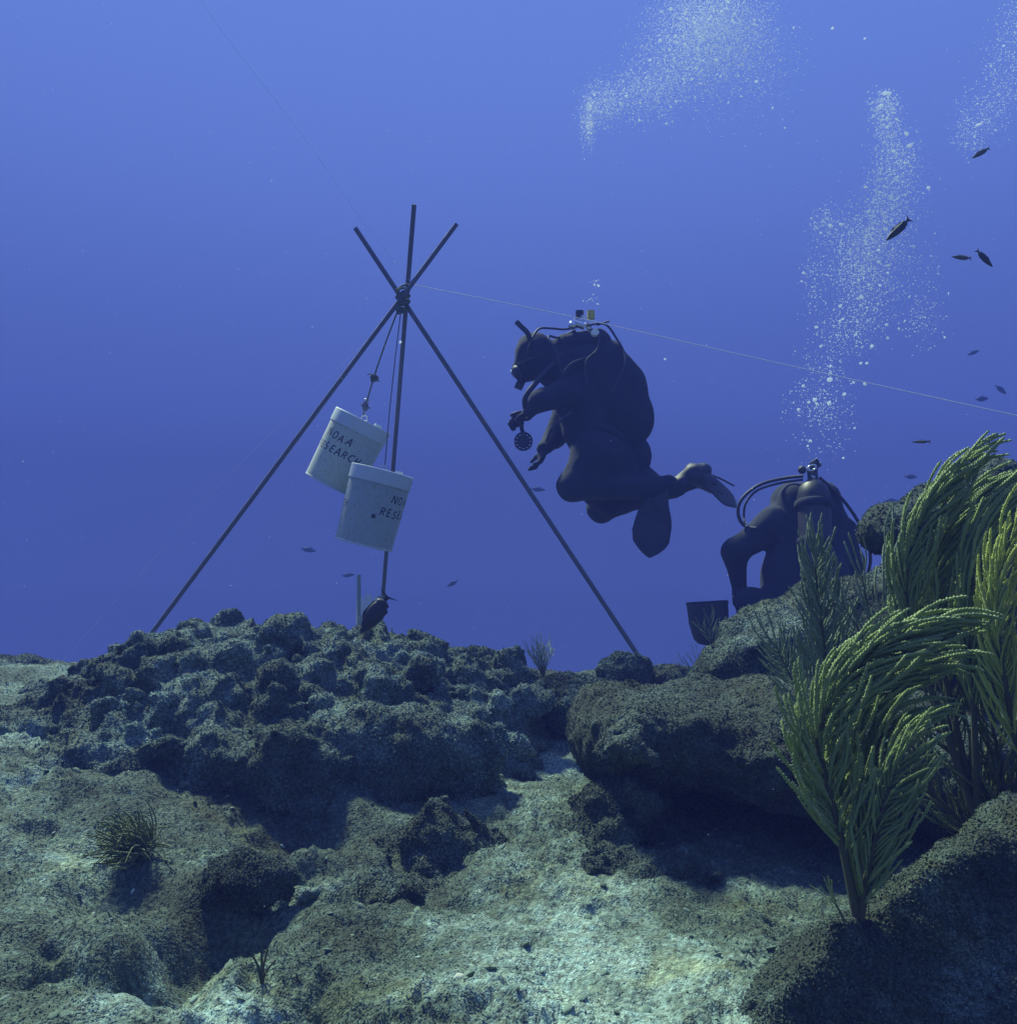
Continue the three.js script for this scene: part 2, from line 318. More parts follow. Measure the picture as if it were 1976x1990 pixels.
// ------------------------------------------------------------------ reef rocks
// rough: noise added to the field of every rock, coarse lumps to fine pits
const roughen = (x, y, z, big, small) => big * fbm(x * 4.2, y * 4.2, z * 4.2, 3) + small * fbm(x * 19, y * 19, z * 19, 3) + small * 0.5 * Math.abs(N3(x * 45, y * 45, z * 45));
{ // the knobby mound on the left
  const outline = [[55, 1475], [90, 1405], [130, 1345], [200, 1304], [290, 1262], [350, 1236], [440, 1216], [560, 1222], [700, 1226], [790, 1226], [860, 1254], [930, 1266], [1010, 1286], [1050, 1380], [1075, 1450]];
  const D0 = 3.85, prof = outline.map(([px, py]) => { const p = at(px, py, D0); return [p.x, p.y]; });
  const topAt = (x) => { let k = 0; while (k < prof.length - 2 && x > prof[k + 1][0]) k++; const t = clamp((x - prof[k][0]) / (prof[k + 1][0] - prof[k][0]), -0.6, 1.6); return lerp(prof[k][1], prof[k + 1][1], t); };
  const zc = -3.72, x0 = prof[0][0] + 0.04, x1 = prof[prof.length - 1][0] - 0.02, xc = (x0 + x1) / 2, hw = (x1 - x0) / 2;
  const body = (x, y, z) => {
    const top = topAt(x) - 0.025, u = (x - xc) / hw, w = (z > zc ? 1.08 : 0.70) * Math.sqrt(Math.max(0.02, 1 - u * u * u * u)), v = (z - zc) / w, e = Math.abs(v);
    const roof = top - (v > 0 ? 0.50 : 0.30) * Math.pow(e, v > 0 ? 2.3 : 2.6);
    return Math.max((y - roof) * 0.62, (e - 1) * w * 0.7, (Math.abs(u) - 1) * hw * 0.8);
  };
  const knobs = [], cell = 0.2, bins = new Map();
  const addKnob = (x, y, z, r, sy) => { knobs.push([x, y, z, r, sy]); };
  for (let tries = 0; knobs.length < 520 && tries < 14000; tries++) {
    const big = tries < 700, x = rr(x0 + 0.02, x1 - 0.02), v = rr(-0.7, 0.86), w = (v > 0 ? 1.08 : 0.70) * Math.sqrt(Math.max(0.02, 1 - ((x - xc) / hw) ** 4)), z = zc + v * w, top = topAt(x) - 0.045, y = top - (v > 0 ? 0.50 : 0.30) * Math.pow(Math.abs(v), v > 0 ? 2.3 : 2.6), r = big ? rr(0.042, 0.098)  : rr(0.02, 0.05);
    if (knobs.some((k) => Math.hypot(k[0] - x, k[1] - y, k[2] - z) < (k[3] + r) * (big ? 0.95 : 0.78))) continue;
    addKnob(x, y + r * 0.24, z + r * 0.34, r, rr(0.85, 1.2));
  }
  for (const k of knobs) {
    const m = k[3] * 1.3 + 0.09;
    for (let a = Math.floor((k[0] - m) / cell); a <= Math.floor((k[0] + m) / cell); a++) for (let b = Math.floor((k[1] - m) / cell); b <= Math.floor((k[1] + m) / cell); b++) for (let c = Math.floor((k[2] - m) / cell); c <= Math.floor((k[2] + m) / cell); c++) {
      const key = a + ',' + b + ',' + c; if (!bins.has(key)) bins.set(key, []); bins.get(key).push(k);
    }
  }
  const bulges = []; for (let i = 0; i < 9; i++) { const u = lerp(-0.82, 0.86, (i + rr(0.2, 0.8)) / 9), w = 1.08 * Math.sqrt(Math.max(0.02, 1 - u ** 4)); bulges.push([xc + u * hw, rr(0.12, 0.24), zc + w * rr(0.72, 0.9), rr(0.10, 0.17)]); }
  const f = (x, y, z) => {
    const wx = x + 0.045 * N3(x * 8, y * 8, z * 8) + 0.014 * N3(x * 21, y * 21, z * 21), wy = y + 0.04 * N3(x * 8 + 30, y * 8, z * 8) + 0.012 * N3(x * 21, y * 21 + 7, z * 21), wz = z + 0.045 * N3(x * 8, y * 8 + 50, z * 8);
    let d = body(x, y, z);
    const near = bins.get(Math.floor(x / cell) + ',' + Math.floor(y / cell) + ',' + Math.floor(z / cell));
    let kn = 0.08;
    if (near) for (const k of near) kn = smin(kn, Math.hypot(wx - k[0], (wy - k[1]) / k[4], wz - k[2]) - k[3], 0.008);
    for (const q of bulges) d = smin(d, Math.hypot(x - q[0], (y - q[1]) * 0.9, z - q[2]) - q[3], 0.09);
    d = smin(d, kn, 0.03);
    return d + roughen(x, y, z, 0.07, 0.04);
  };
  rock('reef_mound', V(xc, 0.1, zc), 'wide dark reef mound covered in round knobs below the tripod', 'reef mound', f, V(x0 - 0.2, -0.1, zc - 0.95), V(x1 + 0.2, 0.78, zc + 1.3), 0.0125, { pale: 0.09, gain: 0.8, turf: 75000, size: 0.0075 });
}
{ // overhanging ledge boulder, right of centre
  const a = at(1195, 1420, 2.75), b = at(1380, 1425, 2.8), c = at(1560, 1440, 2.75), e = at(1760, 1480, 2.8);
  const back = at(1420, 1560, 3.5), back2 = at(1700, 1560, 3.4);
  const f = (x, y, z) => {
    let d = ellipsoid(x, y, z, a, [0.145, 0.135, 0.40]);
    d = smin(d, ellipsoid(x, y, z, b, [0.30, 0.15, 0.45]), 0.12);
    d = smin(d, ellipsoid(x, y, z, c, [0.34, 0.17, 0.45]), 0.12);
    d = smin(d, ellipsoid(x, y, z, e, [0.40, 0.2, 0.55]), 0.12);
    d = smin(d, ellipsoid(x, y, z, back, [0.55, 0.5, 0.42]), 0.08);
    d = smin(d, ellipsoid(x, y, z, back2, [0.6, 0.5, 0.45]), 0.08);
    return d + roughen(x, y, z, 0.07, 0.022);
  };
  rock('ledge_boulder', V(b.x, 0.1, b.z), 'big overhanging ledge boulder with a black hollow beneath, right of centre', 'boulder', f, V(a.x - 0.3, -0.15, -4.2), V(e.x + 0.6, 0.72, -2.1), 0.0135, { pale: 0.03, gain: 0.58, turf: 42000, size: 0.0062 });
}
{ // ridge boulder behind the ledge
  const a = at(1425, 1325, 3.15), b = at(1545, 1268, 3.2), c = at(1680, 1230, 3.2), e = at(1850, 1240, 3.2);
  const f = (x, y, z) => {
    let d = ellipsoid(x, y, z, a, [0.14, 0.17, 0.24]);
    d = smin(d, ellipsoid(x, y, z, b, [0.22, 0.20, 0.28]), 0.1);
    d = smin(d, ellipsoid(x, y, z, c, [0.30, 0.21, 0.32]), 0.1);
    d = smin(d, ellipsoid(x, y, z, e, [0.34, 0.25, 0.36]), 0.1);
    return d + roughen(x, y, z, 0.10, 0.022);
  };
  rock('ridge_boulder', V(b.x, 0.3, b.z), 'sloping ridge boulder that half hides the kneeling diver', 'boulder', f, V(a.x - 0.35, 0.2, -3.75), V(e.x + 0.5, 1.1, -2.65), 0.0125, { pale: 0.05, gain: 0.6, turf: 26000, size: 0.007 });
}
{ // rock head leaning out from the right edge
  const a = at(1740, 1030, 2.75), b = at(1850, 1010, 2.8), c = at(1945, 920, 2.8), d0 = at(1790, 1130, 2.85), e = at(1930, 1100, 2.85);
  const f = (x, y, z) => {
    let d = ellipsoid(x, y, z, a, [0.105, 0.085, 0.13]);
    d = smin(d, ellipsoid(x, y, z, b, [0.16, 0.14, 0.16]), 0.06);
    d = smin(d, ellipsoid(x, y, z, c, [0.055, 0.05, 0.06]), 0.05);
    d = smin(d, ellipsoid(x, y, z, d0, [0.085, 0.22, 0.14]), 0.06);
    d = smin(d, ellipsoid(x, y, z, e, [0.22, 0.32, 0.2]), 0.06);
    return d + roughen(x, y, z, 0.045, 0.016);
  };
  rock('rock_head', V(d0.x, 0.55, d0.z), 'dark rounded rock head leaning out behind the upper sea plumes', 'rock', f, V(a.x - 0.2, 0.35, -3.15), V(e.x + 0.35, 1.28, -2.45), 0.0105, { pale: 0.02, gain: 0.62, turf: 9000, size: 0.007 });
}
{ // foreground rock in the lower right corner, its crest lit, its face in shade
  const crest = [[1380, 2060], [1480, 1960], [1560, 1880], [1620, 1818], [1700, 1765], [1790, 1706], [1890, 1640], [1976, 1575], [2150, 1490]].map(([x, y], i) => at(x, y, 1.42 + 0.02 * i));
  const f = (x, y, z) => {
    let k = 0; while (k < crest.length - 2 && x > crest[k + 1].x) k++;
    const t = clamp((x - crest[k].x) / (crest[k + 1].x - crest[k].x), -0.5, 1.5), top = lerp(crest[k].y, crest[k + 1].y, t), zz = lerp(crest[k].z, crest[k + 1].z, t);
    const dz = z - zz;
    const roof = top - (dz > 0 ? 1.9 * dz + 1.2 * dz * dz : 2.2 * dz * dz - 0.10 * dz);
    return (y - roof) * 0.42 + roughen(x, y, z, 0.045, 0.02);
  };
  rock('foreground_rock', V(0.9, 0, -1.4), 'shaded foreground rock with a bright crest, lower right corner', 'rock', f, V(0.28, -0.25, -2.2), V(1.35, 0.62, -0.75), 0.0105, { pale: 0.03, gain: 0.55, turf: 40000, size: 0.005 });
}
{ // rough rocks between the sand and the ledge, and the smaller boulders
  const lump = (px, py, d, r, label, category, o = {}) => {
    const c = at(px, py, d), s = rnd() * 50, R = Math.max(...r);
    const f = (x, y, z) => ellipsoid(x, y, z, c, r) + (o.big ?? 0.07) * fbm(x * 7 + s, y * 7, z * 7, 3) + (o.fine ?? 0.03) * fbm(x * 19, y * 19 + s, z * 19, 3) + 0.010 * Math.abs(N3(x * 50, y * 50, z * 50));
    return rock(o.name ?? 'boulder', V(c.x, c.y - r[1], c.z), label, category, f, V(c.x - R * 1.5, c.y - r[1] - 0.08, c.z - R * 1.5), V(c.x + R * 1.5, c.y + r[1] * 1.5 + 0.04, c.z + R * 1.5), o.h ?? 0.0105, { pale: o.pale ?? -0.02, gain: 0.62, turf: o.turf ?? 7000, size: o.size ?? 0.009 });
  };
  lump(850, 1690, 2.42, [0.20, 0.15, 0.15], 'rough pitted rock standing alone in the middle foreground', 'rock', { name: 'rough_rock', turf: 9000, size: 0.007, big: 0.17, fine: 0.05, pale: 0.04 });
  lump(770, 1745, 2.22, [0.12, 0.06, 0.10], 'low rough stone against the left foot of the pitted rock', 'rock', { name: 'rough_rock', turf: 3000, size: 0.006, big: 0.11 });
  lump(1195, 1600, 2.5, [0.14, 0.14, 0.16], 'rough rock tucked below the left end of the ledge boulder', 'rock', { name: 'rough_rock', turf: 7000, size: 0.007, big: 0.13, fine: 0.04, pale: 0.04 });
  lump(1265, 1715, 2.25, [0.17, 0.06, 0.12], 'low crusted rock at the mouth of the black hollow', 'rock', { name: 'rough_rock', turf: 5000, size: 0.006, big: 0.11 });
  lump(1105, 1370, 3.6, [0.16, 0.11, 0.18], 'rounded boulder in the gap between mound and ledge', 'boulder', { h: 0.012 });
  lump(1125, 1345, 4.1, [0.15, 0.08, 0.16], 'low grey boulder behind the gap, right of the small distant sea fan', 'boulder', { h: 0.012, turf: 4000 });
  lump(1215, 1310, 4.2, [0.125, 0.095, 0.12], 'squat dark boulder with a flat top left of the right tripod foot', 'boulder', { h: 0.012, turf: 4000 });
  lump(1310, 1325, 4.3, [0.19, 0.07, 0.14], 'low dark boulder under the right tripod foot', 'boulder', { h: 0.012, turf: 4000 });
  lump(30, 1315, 4.6, [0.22, 0.11, 0.2], 'small knobby rock on the far left skyline', 'rock', { name: 'knobby_rock', h: 0.012, turf: 4000, pale: 0.05 });
  lump(610, 1590, 2.95, [0.14, 0.09, 0.12], 'pale rounded stone at the dark front foot of the mound', 'boulder', { turf: 4000 });
  lump(470, 1715, 2.12, [0.11, 0.05, 0.06], 'dark ragged ledge hanging over the largest hollow, lower left', 'rock', { name: 'rough_rock', turf: 4500, size: 0.006, pale: -0.04, big: 0.10, fine: 0.05 });
}
// ------------------------------------------------------------------ sea plumes (feathery soft corals)
const plumeMat = (r, g, b) => new THREE.MeshPhysicalMaterial({ name: 'soft coral', color: new THREE.Color().setRGB(r, g, b), roughness: 0.95, transmission: 0.3, thickness: 0 });
const stemMat = std('soft coral stem', 0.07, 0.075, 0.04, 0.9);
// a branch along +y bent towards +x, covered with polyps: rings that go in and out, each vertex uneven
function branchGeometry(len, r, bend, ring, radial, fuzz) {
  const n = Math.max(6, Math.round(len / ring)), pos = [], index = [], wob = rr(-0.02, 0.02);
  for (let i = 0; i <= n; i++) {
    const t = i / n, x = bend * len * t * t, y = len * (t - 0.33 * bend * bend * t * t * t), z = wob * Math.sin(t * 3.1), end = t > 0.93 ? Math.sqrt(Math.max(0.04, 1 - ((t - 0.93) / 0.07) ** 2)) : 1;
    for (let k = 0; k < radial; k++) {
      const a = (k + (i % 2) * 0.5) / radial * 6.283, q = r * end * (i % 2 ? 1 + fuzz * rnd() : 0.72 + fuzz * 0.3 * rnd()) * (0.8 + 0.35 * Math.min(1, t * 4));
      const tx = 1, ty = 2 * bend * t, l = Math.hypot(tx, ty);
      pos.push(x + Math.cos(a) * q * tx / l, y - Math.cos(a) * q * ty / l, z + Math.sin(a) * q);
    }
  }
  pos.push(bend * len + 0.002, len * (1 - 0.33 * bend * bend) + r * 0.3, wob * Math.sin(3.1));
  for (let i = 0; i < n; i++) for (let k = 0; k < radial; k++) {
    const a = i * radial + k, b = i * radial + (k + 1) % radial, c = a + radial, d = b + radial;
    index.push(a, c, b, b, c, d);
  }
  for (let k = 0; k < radial; k++) index.push(n * radial + k, (n + 1) * radial, n * radial + (k + 1) % radial);
  const g = new THREE.BufferGeometry(); g.setAttribute('position', new THREE.Float32BufferAttribute(pos, 3)); g.setIndex(index); g.computeVertexNormals();
  return g;
}
const BENDS = [0, 0.18, 0.38, 0.62, 0.9];
function branchSet(len, r, ring = 0.0036, radial = 7, fuzz = 0.9) { return BENDS.map((b) => [0, 1, 2].map(() => branchGeometry(len, r, b, ring, radial, fuzz))); }
const bigSet = branchSet(0.115, 0.0014, 0.0022, 7, 1.5), midSet = branchSet(0.12, 0.0017, 0.0040, 6, 1.0), fineSet = branchSet(0.12, 0.0019, 0.008, 5, 0.5);
const X = V(0, 1, 0);
// a colony: stems given as photo points [px, py, depth]; branches in two rows along each, swept by the swell
function colony(name, label, stems, o) {
  const basePt = at(...stems[0].path[0]), g = thing(name, basePt, label, o.category ?? 'soft coral', o.group);
  for (const st of stems) {
    const s = { ...o, ...st }, curve = new THREE.CatmullRomCurve3(s.path.map((p) => at(...p).sub(basePt)));
    const L = curve.getLength(), tube = new THREE.TubeGeometry(curve, Math.max(12, Math.round(L / 0.015)), 1, 7, false), p = tube.attributes.position, seg = Math.max(12, Math.round(L / 0.015));
    const c = V();
    for (let i = 0; i <= seg; i++) { curve.getPointAt(i / seg, c); const q = s.stemR * (1 - 0.72 * i / seg); for (let k = 0; k <= 7; k++) { const j = i * 8 + k; p.setXYZ(j, c.x + (p.getX(j) - c.x) * q, c.y + (p.getY(j) - c.y) * q, c.z + (p.getZ(j) - c.z) * q); } }
    part('stem', tube, stemMat, g);
    const surge = V(...(s.surge ?? [1, 0.05, 0.1])).normalize(), view = at(...s.path[s.path.length >> 1]).sub(EYE).normalize();
    const extra = [], all = s.n + (s.more ?? 0);
    for (let i = 0; i < all; i++) {
      const t = lerp(s.from ?? 0.15, 1, (i < s.n ? (i + rr(0, 0.7)) / s.n : rnd())), P = curve.getPointAt(Math.min(t, 1)), T = curve.getTangentAt(Math.min(t, 1));
      const side = i % 2 ? 1 : -1, twist = rr(-0.8, 0.8), S = V().crossVectors(T, view).normalize().multiplyScalar(side).applyAxisAngle(T, twist);
      const ang = (s.angle ?? 0.6) * rr(0.6, 1.35) * (t > 0.93 ? 0.45 : 1), dir = T.clone().multiplyScalar(Math.cos(ang)).addScaledVector(S, Math.sin(ang)).normalize();
      const pull = surge.clone().multiplyScalar((s.sweep ?? 0.5) * (0.08 + 1.05 * t * t)).addScaledVector(T, 0.35);
      const bx = pull.addScaledVector(dir, -pull.dot(dir)), amount = bx.length(); bx.normalize();
      const bendWanted = clamp(amount * rr(0.7, 1.25), 0, 0.95);
      let bi = 0; for (let q = 1; q < BENDS.length; q++) if (Math.abs(BENDS[q] - bendWanted) < Math.abs(BENDS[bi] - bendWanted)) bi = q;
      const len = s.len * rr(0.6, 1.25) * (s.shape ? s.shape(t) : 1), set = s.set[bi][Math.floor(rnd() * 3)];
      const m = i < s.n ? part('branch', set, s.mat, g) : new THREE.Mesh(set);
      const bz = V().crossVectors(bx, dir).normalize();
      m.quaternion.setFromRotationMatrix(new THREE.Matrix4().makeBasis(bx, dir, bz)); m.position.copy(P);
      const k = len / s.unit; m.scale.setScalar(k);
      if (i >= s.n) { m.updateMatrix(); extra.push(set.clone().applyMatrix4(m.matrix)); }
    }
    if (extra.length) part('fine_branches', mergeGeometries(extra), s.mat, g).userData.kind = 'stuff';
  }
  return g;
}
const green = plumeMat(0.25, 0.34, 0.10), yellow = plumeMat(0.46, 0.54, 0.10), grey = plumeMat(0.20, 0.28, 0.16), dim = plumeMat(0.12, 0.16, 0.035);  // yellow: sunlight painted into the coral; dim: shade painted in, also dark algae
colony('sea_plume', 'large olive sea plume bending right like a palm frond, rooted on the foreground crest', [
  { path: [[1668, 1800, 1.50], [1640, 1660, 1.50], [1606, 1520, 1.51], [1590, 1430, 1.52], [1625, 1345, 1.52], [1715, 1262, 1.53], [1800, 1225, 1.54]], n: 96, more: 130, len: 0.125, sweep: 0.75, angle: 0.62, from: 0.2 },
  { path: [[1668, 1800, 1.50], [1650, 1640, 1.54], [1625, 1500, 1.57], [1625, 1420, 1.58], [1690, 1340, 1.60], [1770, 1300, 1.60]], n: 72, more: 110, len: 0.125, sweep: 0.8, angle: 0.55, from: 0.3 },
  { path: [[1668, 1800, 1.50], [1690, 1680, 1.49], [1715, 1570, 1.49], [1745, 1480, 1.50]], n: 66, more: 70, len: 0.105, sweep: 0.5, angle: 0.6, from: 0.12 },
  { path: [[1668, 1800, 1.50], [1665, 1650, 1.53], [1680, 1520, 1.55], [1715, 1430, 1.56], [1760, 1400, 1.57]], n: 62, more: 70, len: 0.105, sweep: 0.8, angle: 0.6, from: 0.2 },
], { set: bigSet, unit: 0.115, mat: green, stemR: 0.0085, surge: [1, 0.12, 0.05] });
colony('sea_plume', 'tall sea plume with long upswept fronds at the upper right, highest of all', [
  { path: [[1900, 1600, 1.86], [1830, 1400, 1.88], [1775, 1240, 1.90], [1762, 1110, 1.90], [1795, 1005, 1.90], [1845, 930, 1.90]], n: 104, more: 120, len: 0.135, sweep: 0.55, angle: 0.42, from: 0.42 },
  { path: [[1900, 1600, 1.86], [1850, 1380, 1.90], [1815, 1200, 1.93], [1830, 1060, 1.94], [1890, 970, 1.95]], n: 90, more: 110, len: 0.13, sweep: 0.6, angle: 0.45, from: 0.4 },
  { path: [[1900, 1600, 1.86], [1890, 1350, 1.84], [1880, 1180, 1.84], [1900, 1070, 1.84], [1945, 1000, 1.84]], n: 90, more: 110, len: 0.13, sweep: 0.6, angle: 0.45, from: 0.35 },
], { set: bigSet, unit: 0.115, mat: green, stemR: 0.009, surge: [1, 0.5, 0.1] });
colony('sea_plume', 'sea plume with yellow sunlight painted into its colour, cut by the right edge of the picture', [
  { path: [[2000, 1560, 1.74], [1962, 1380, 1.74], [1938, 1230, 1.74], [1942, 1120, 1.74], [1972, 1030, 1.74]], n: 80, more: 60, len: 0.115, sweep: 0.35, angle: 0.5, from: 0.15 },
  { path: [[2010, 1560, 1.78], [2020, 1300, 1.8], [2030, 1100, 1.8]], n: 50, len: 0.12, sweep: 0.3, angle: 0.5, from: 0.2 },
], { set: bigSet, unit: 0.115, mat: yellow, stemR: 0.008, surge: [0.6, 0.7, 0.1] });
colony('sea_plume', 'low sea plume with shade painted into its colour, filling the lower right behind the bent frond', [
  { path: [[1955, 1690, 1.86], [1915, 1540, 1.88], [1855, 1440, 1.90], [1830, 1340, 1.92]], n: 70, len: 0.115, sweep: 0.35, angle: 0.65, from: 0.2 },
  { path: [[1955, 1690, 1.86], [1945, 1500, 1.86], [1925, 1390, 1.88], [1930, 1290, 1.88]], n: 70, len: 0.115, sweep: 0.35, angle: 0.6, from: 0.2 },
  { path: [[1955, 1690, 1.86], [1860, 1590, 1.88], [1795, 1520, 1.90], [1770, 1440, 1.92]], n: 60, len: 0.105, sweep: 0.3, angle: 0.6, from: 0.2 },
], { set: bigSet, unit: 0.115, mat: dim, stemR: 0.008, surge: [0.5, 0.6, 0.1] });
colony('sea_plume', 'upright grey green feather coral standing before the kneeling diver', [
  { path: [[1604, 1470, 2.30], [1606, 1380, 2.30], [1600, 1250, 2.30], [1588, 1150, 2.30], [1582, 1075, 2.30]], n: 170, len: 0.14, sweep: 0.12, angle: 0.62, from: 0.14, shape: (t) => (t > 0.75 ? 0.75 : 1) },
], { set: midSet, unit: 0.12, mat: grey, stemR: 0.007, surge: [0.2, 1, 0] });
colony('sea_plume', 'short side leaning feather coral left of the upright one', [
  { path: [[1590, 1430, 2.25], [1560, 1360, 2.25], [1528, 1300, 2.25], [1505, 1250, 2.25]], n: 80, len: 0.09, sweep: 0.1, angle: 0.75, from: 0.1 },
], { set: midSet, unit: 0.12, mat: grey, stemR: 0.005, surge: [0, 1, 0] });
colony('sea_rod', 'sparse bunch of thin dark rods between the feather coral and the tall plume', [
  { path: [[1700, 1270, 2.2], [1690, 1200, 2.2], [1672, 1110, 2.2]], n: 14, len: 0.10, sweep: 0.1, angle: 0.35, from: 0.1 },
  { path: [[1700, 1270, 2.2], [1715, 1180, 2.22], [1735, 1060, 2.24]], n: 18, len: 0.11, sweep: 0.1, angle: 0.35, from: 0.1 },
  { path: [[1700, 1270, 2.2], [1675, 1235, 2.2], [1640, 1180, 2.2]], n: 10, len: 0.08, sweep: 0.1, angle: 0.4, from: 0.1 },
], { set: midSet, unit: 0.12, mat: grey, stemR: 0.004, surge: [0, 1, 0] });
colony('sea_fan', 'small distant bushy sea fan on the skyline right of the mound', [-28, -14, -4, 8, 20].map((dx, i) => (
  { path: [[1056, 1325, 4.0], [1054 + dx * 0.3, 1295, 4.0], [1052 + dx * 0.8, 1252 + Math.abs(dx) * 0.6, 4.0 + 0.02 * i]], n: 16, len: 0.075, sweep: 0.1, angle: 0.4, from: 0.25 })), { set: fineSet, unit: 0.12, mat: grey, stemR: 0.004, surge: [0, 1, 0], category: 'sea fan' });
colony('sea_whip', 'pale wispy twigs beside the dark container, on the ridge slope', [[-20, -48], [-4, -60], [16, -52], [30, -30]].map(([dx, dy], i) => (
  { path: [[1385, 1262, 3.0], [1384 + dx * 0.5, 1262 + dy * 0.5, 3.0], [1384 + dx, 1262 + dy, 3.0]], n: 9, len: 0.05, sweep: 0.1, angle: 0.6, from: 0.2 })), { set: fineSet, unit: 0.12, mat: grey, stemR: 0.0016, surge: [0, 1, 0], category: 'sea whip' });
colony('sea_whip', 'pale wispy twigs low on the left foot of the ridge', [[-34, -30], [-14, -50], [4, -44]].map(([dx, dy]) => (
  { path: [[1362, 1318, 3.05], [1362 + dx * 0.5, 1318 + dy * 0.5, 3.05], [1362 + dx, 1318 + dy, 3.05]], n: 8, len: 0.05, sweep: 0.1, angle: 0.6, from: 0.2 })), { set: fineSet, unit: 0.12, mat: grey, stemR: 0.0016, surge: [0, 1, 0], category: 'sea whip' });
colony('sea_plume', 'tiny pale sprig at the foot of the large plume on the crest', [
  { path: [[1640, 1790, 1.47], [1628, 1765, 1.47], [1612, 1745, 1.47]], n: 8, len: 0.022, sweep: 0.1, angle: 0.6, from: 0.3 },
], { set: midSet, unit: 0.06, mat: green, stemR: 0.0025, surge: [0, 1, 0] });
{ // mop-like tuft on the sand, lower left
  const b = onPlane(262, 1742, 0.0); b.y = groundY(b.x, b.z) + 0.02;
  const g = thing('algae_tuft', b, 'soft green mop of algae on the sand, lower left', 'algae');
  for (let i = 0; i < 270; i++) {
    const a = rr(0, 6.283), e = rr(0.1, 1.35), dir = V(Math.cos(a) * Math.sin(e), Math.cos(e), Math.sin(a) * Math.sin(e)), bx = V(-0.3, -0.25, 0.1).addScaledVector(dir, -V(-0.3, -0.25, 0.1).dot(dir)).normalize();
    const m = part('frond', midSet[2 + (i % 2)][i % 2], dim, g), k = rr(0.42, 0.85);
    m.quaternion.setFromRotationMatrix(new THREE.Matrix4().makeBasis(bx, dir, V().crossVectors(bx, dir).normalize())); m.scale.setScalar(k); m.position.set(rr(-0.03, 0.03), rr(-0.02, 0.03), rr(-0.03, 0.03));
  }
}
{ // thin dark sprig on the sand
  const b = onPlane(508, 1950, 0.0); b.y = groundY(b.x, b.z);
  const g = thing('algae_sprig', b, 'thin dark algae sprig standing on bright sand at the bottom left', 'algae');
  for (const [x, y, z] of [[-0.02, 0.05, 0], [0.012, 0.06, 0.01], [0.022, 0.035, -0.01], [-0.006, 0.065, -0.012]]) {
    const c = new THREE.CatmullRomCurve3([V(0, -0.01, 0), V(x * 0.3, y * 0.5, z * 0.3), V(x, y, z)]);
    part('blade', new THREE.TubeGeometry(c, 10, 0.0022, 5), stemMat, g);
  }
}
{ // finger-shaped coral fragment and a pebble
  const b = onPlane(585, 1705, 0.04); b.y = groundY(b.x, b.z) + 0.012;
  const g = thing('coral_fragment', b, 'forked finger of dead coral lying on the sand left of the pitted rock', 'coral fragment');
  const s = 1.0, f = (x, y, z) => { const p = [x, y, z]; return smin(smin(capsule(p, V(-0.075, 0.02, -0.03), V(0, 0, 0), 0.017, 0.016), capsule(p, V(0.075, 0.012, -0.01), V(0, 0, 0), 0.018, 0.016), 0.02), capsule(p, V(-0.015, -0.02, 0.05), V(0, 0, 0), 0.012, 0.016), 0.02) + 0.008 * fbm(x * 40, y * 40, z * 40, 2); };
  part('coral_finger', paint(meshField(f, V(-0.11, -0.06, -0.08), V(0.11, 0.06, 0.09), 0.006), 0.12), rockMat, g);
  const q = onPlane(893, 1912, 0.03); q.y = groundY(q.x, q.z) + 0.006;
  const h = thing('pebble', q, 'small pale pebble alone on the turf at the bottom centre', 'pebble');
  part('stone', meshField((x, y, z) => ellipsoid(x, y, z, V(0, 0, 0), [0.011, 0.008, 0.009]) + 0.003 * N3(x * 120, y * 120, z * 120), V(-0.02, -0.02, -0.02), V(0.02, 0.02, 0.02), 0.002), std('pale stone', 0.42, 0.46, 0.38, 0.9), h);
}

// ------------------------------------------------------------------ tripod, lines, buckets
const steel = std('weathered iron', 0.14, 0.15, 0.19, 0.75, { bumpMap: gritBump, bumpScale: 0.002 });
const ropeMat = std('rope', 0.11, 0.14, 0.09, 0.9), darkRope = std('dark rope', 0.05, 0.055, 0.045, 0.9), shiny = std('steel fitting', 0.6, 0.62, 0.62, 0.3, { metalness: 0.8 });
const rodGeo = (a, b, r, n = 12) => { const d = V().subVectors(b, a), g = new THREE.CylinderGeometry(r, r, d.length(), n, 1); g.applyQuaternion(new THREE.Quaternion().setFromUnitVectors(X, d.clone().normalize())); const m = a.clone().add(b).multiplyScalar(0.5); return g.translate(m.x, m.y, m.z); };
const tubeGeo = (pts, r, n = 40, k = 6) => new THREE.TubeGeometry(new THREE.CatmullRomCurve3(pts), n, r, k);
const APEX = at(783, 574, 4.704);
{
  const g = thing('tripod', V(APEX.x, 0.3, APEX.z), 'tall tripod of three crossed iron poles standing over the reef mound', 'tripod');
  const leg = (foot, cross, top) => { const d = V().subVectors(cross, foot); const b = cross.clone().addScaledVector(d.clone().normalize(), top); const a = foot.clone().addScaledVector(d.clone().normalize(), -0.22); return local(rodGeo(a, b, 0.0125), g); };
  part('pole', leg(at(262, 1275, 4.648), at(781, 578, 4.682), 0.485), steel, g);
  part('pole', leg(at(1262, 1308, 4.704), at(781, 580, 4.726), 0.45), steel, g);
  part('pole', leg(at(738, 1235, 5.600), at(791, 570, 4.749), 0.455), steel, g);
  const c = [];
  for (let i = 0; i < 64; i++) { const a = i / 64 * Math.PI * 2 * 7, r = 0.031 + 0.006 * Math.sin(i * 1.7); c.push(V(APEX.x + Math.cos(a) * r, APEX.y + 0.04 - 0.11 * i / 63 + 0.012 * Math.sin(a + 1), APEX.z + Math.sin(a) * r)); }
  part('lashing', local(tubeGeo(c, 0.0055, 300, 6), g), ropeMat, g);
  part('knot', local(new THREE.TorusKnotGeometry(0.014, 0.006, 40, 6).translate(APEX.x - 0.01, APEX.y - 0.09, APEX.z + 0.03), g), ropeMat, g);
}
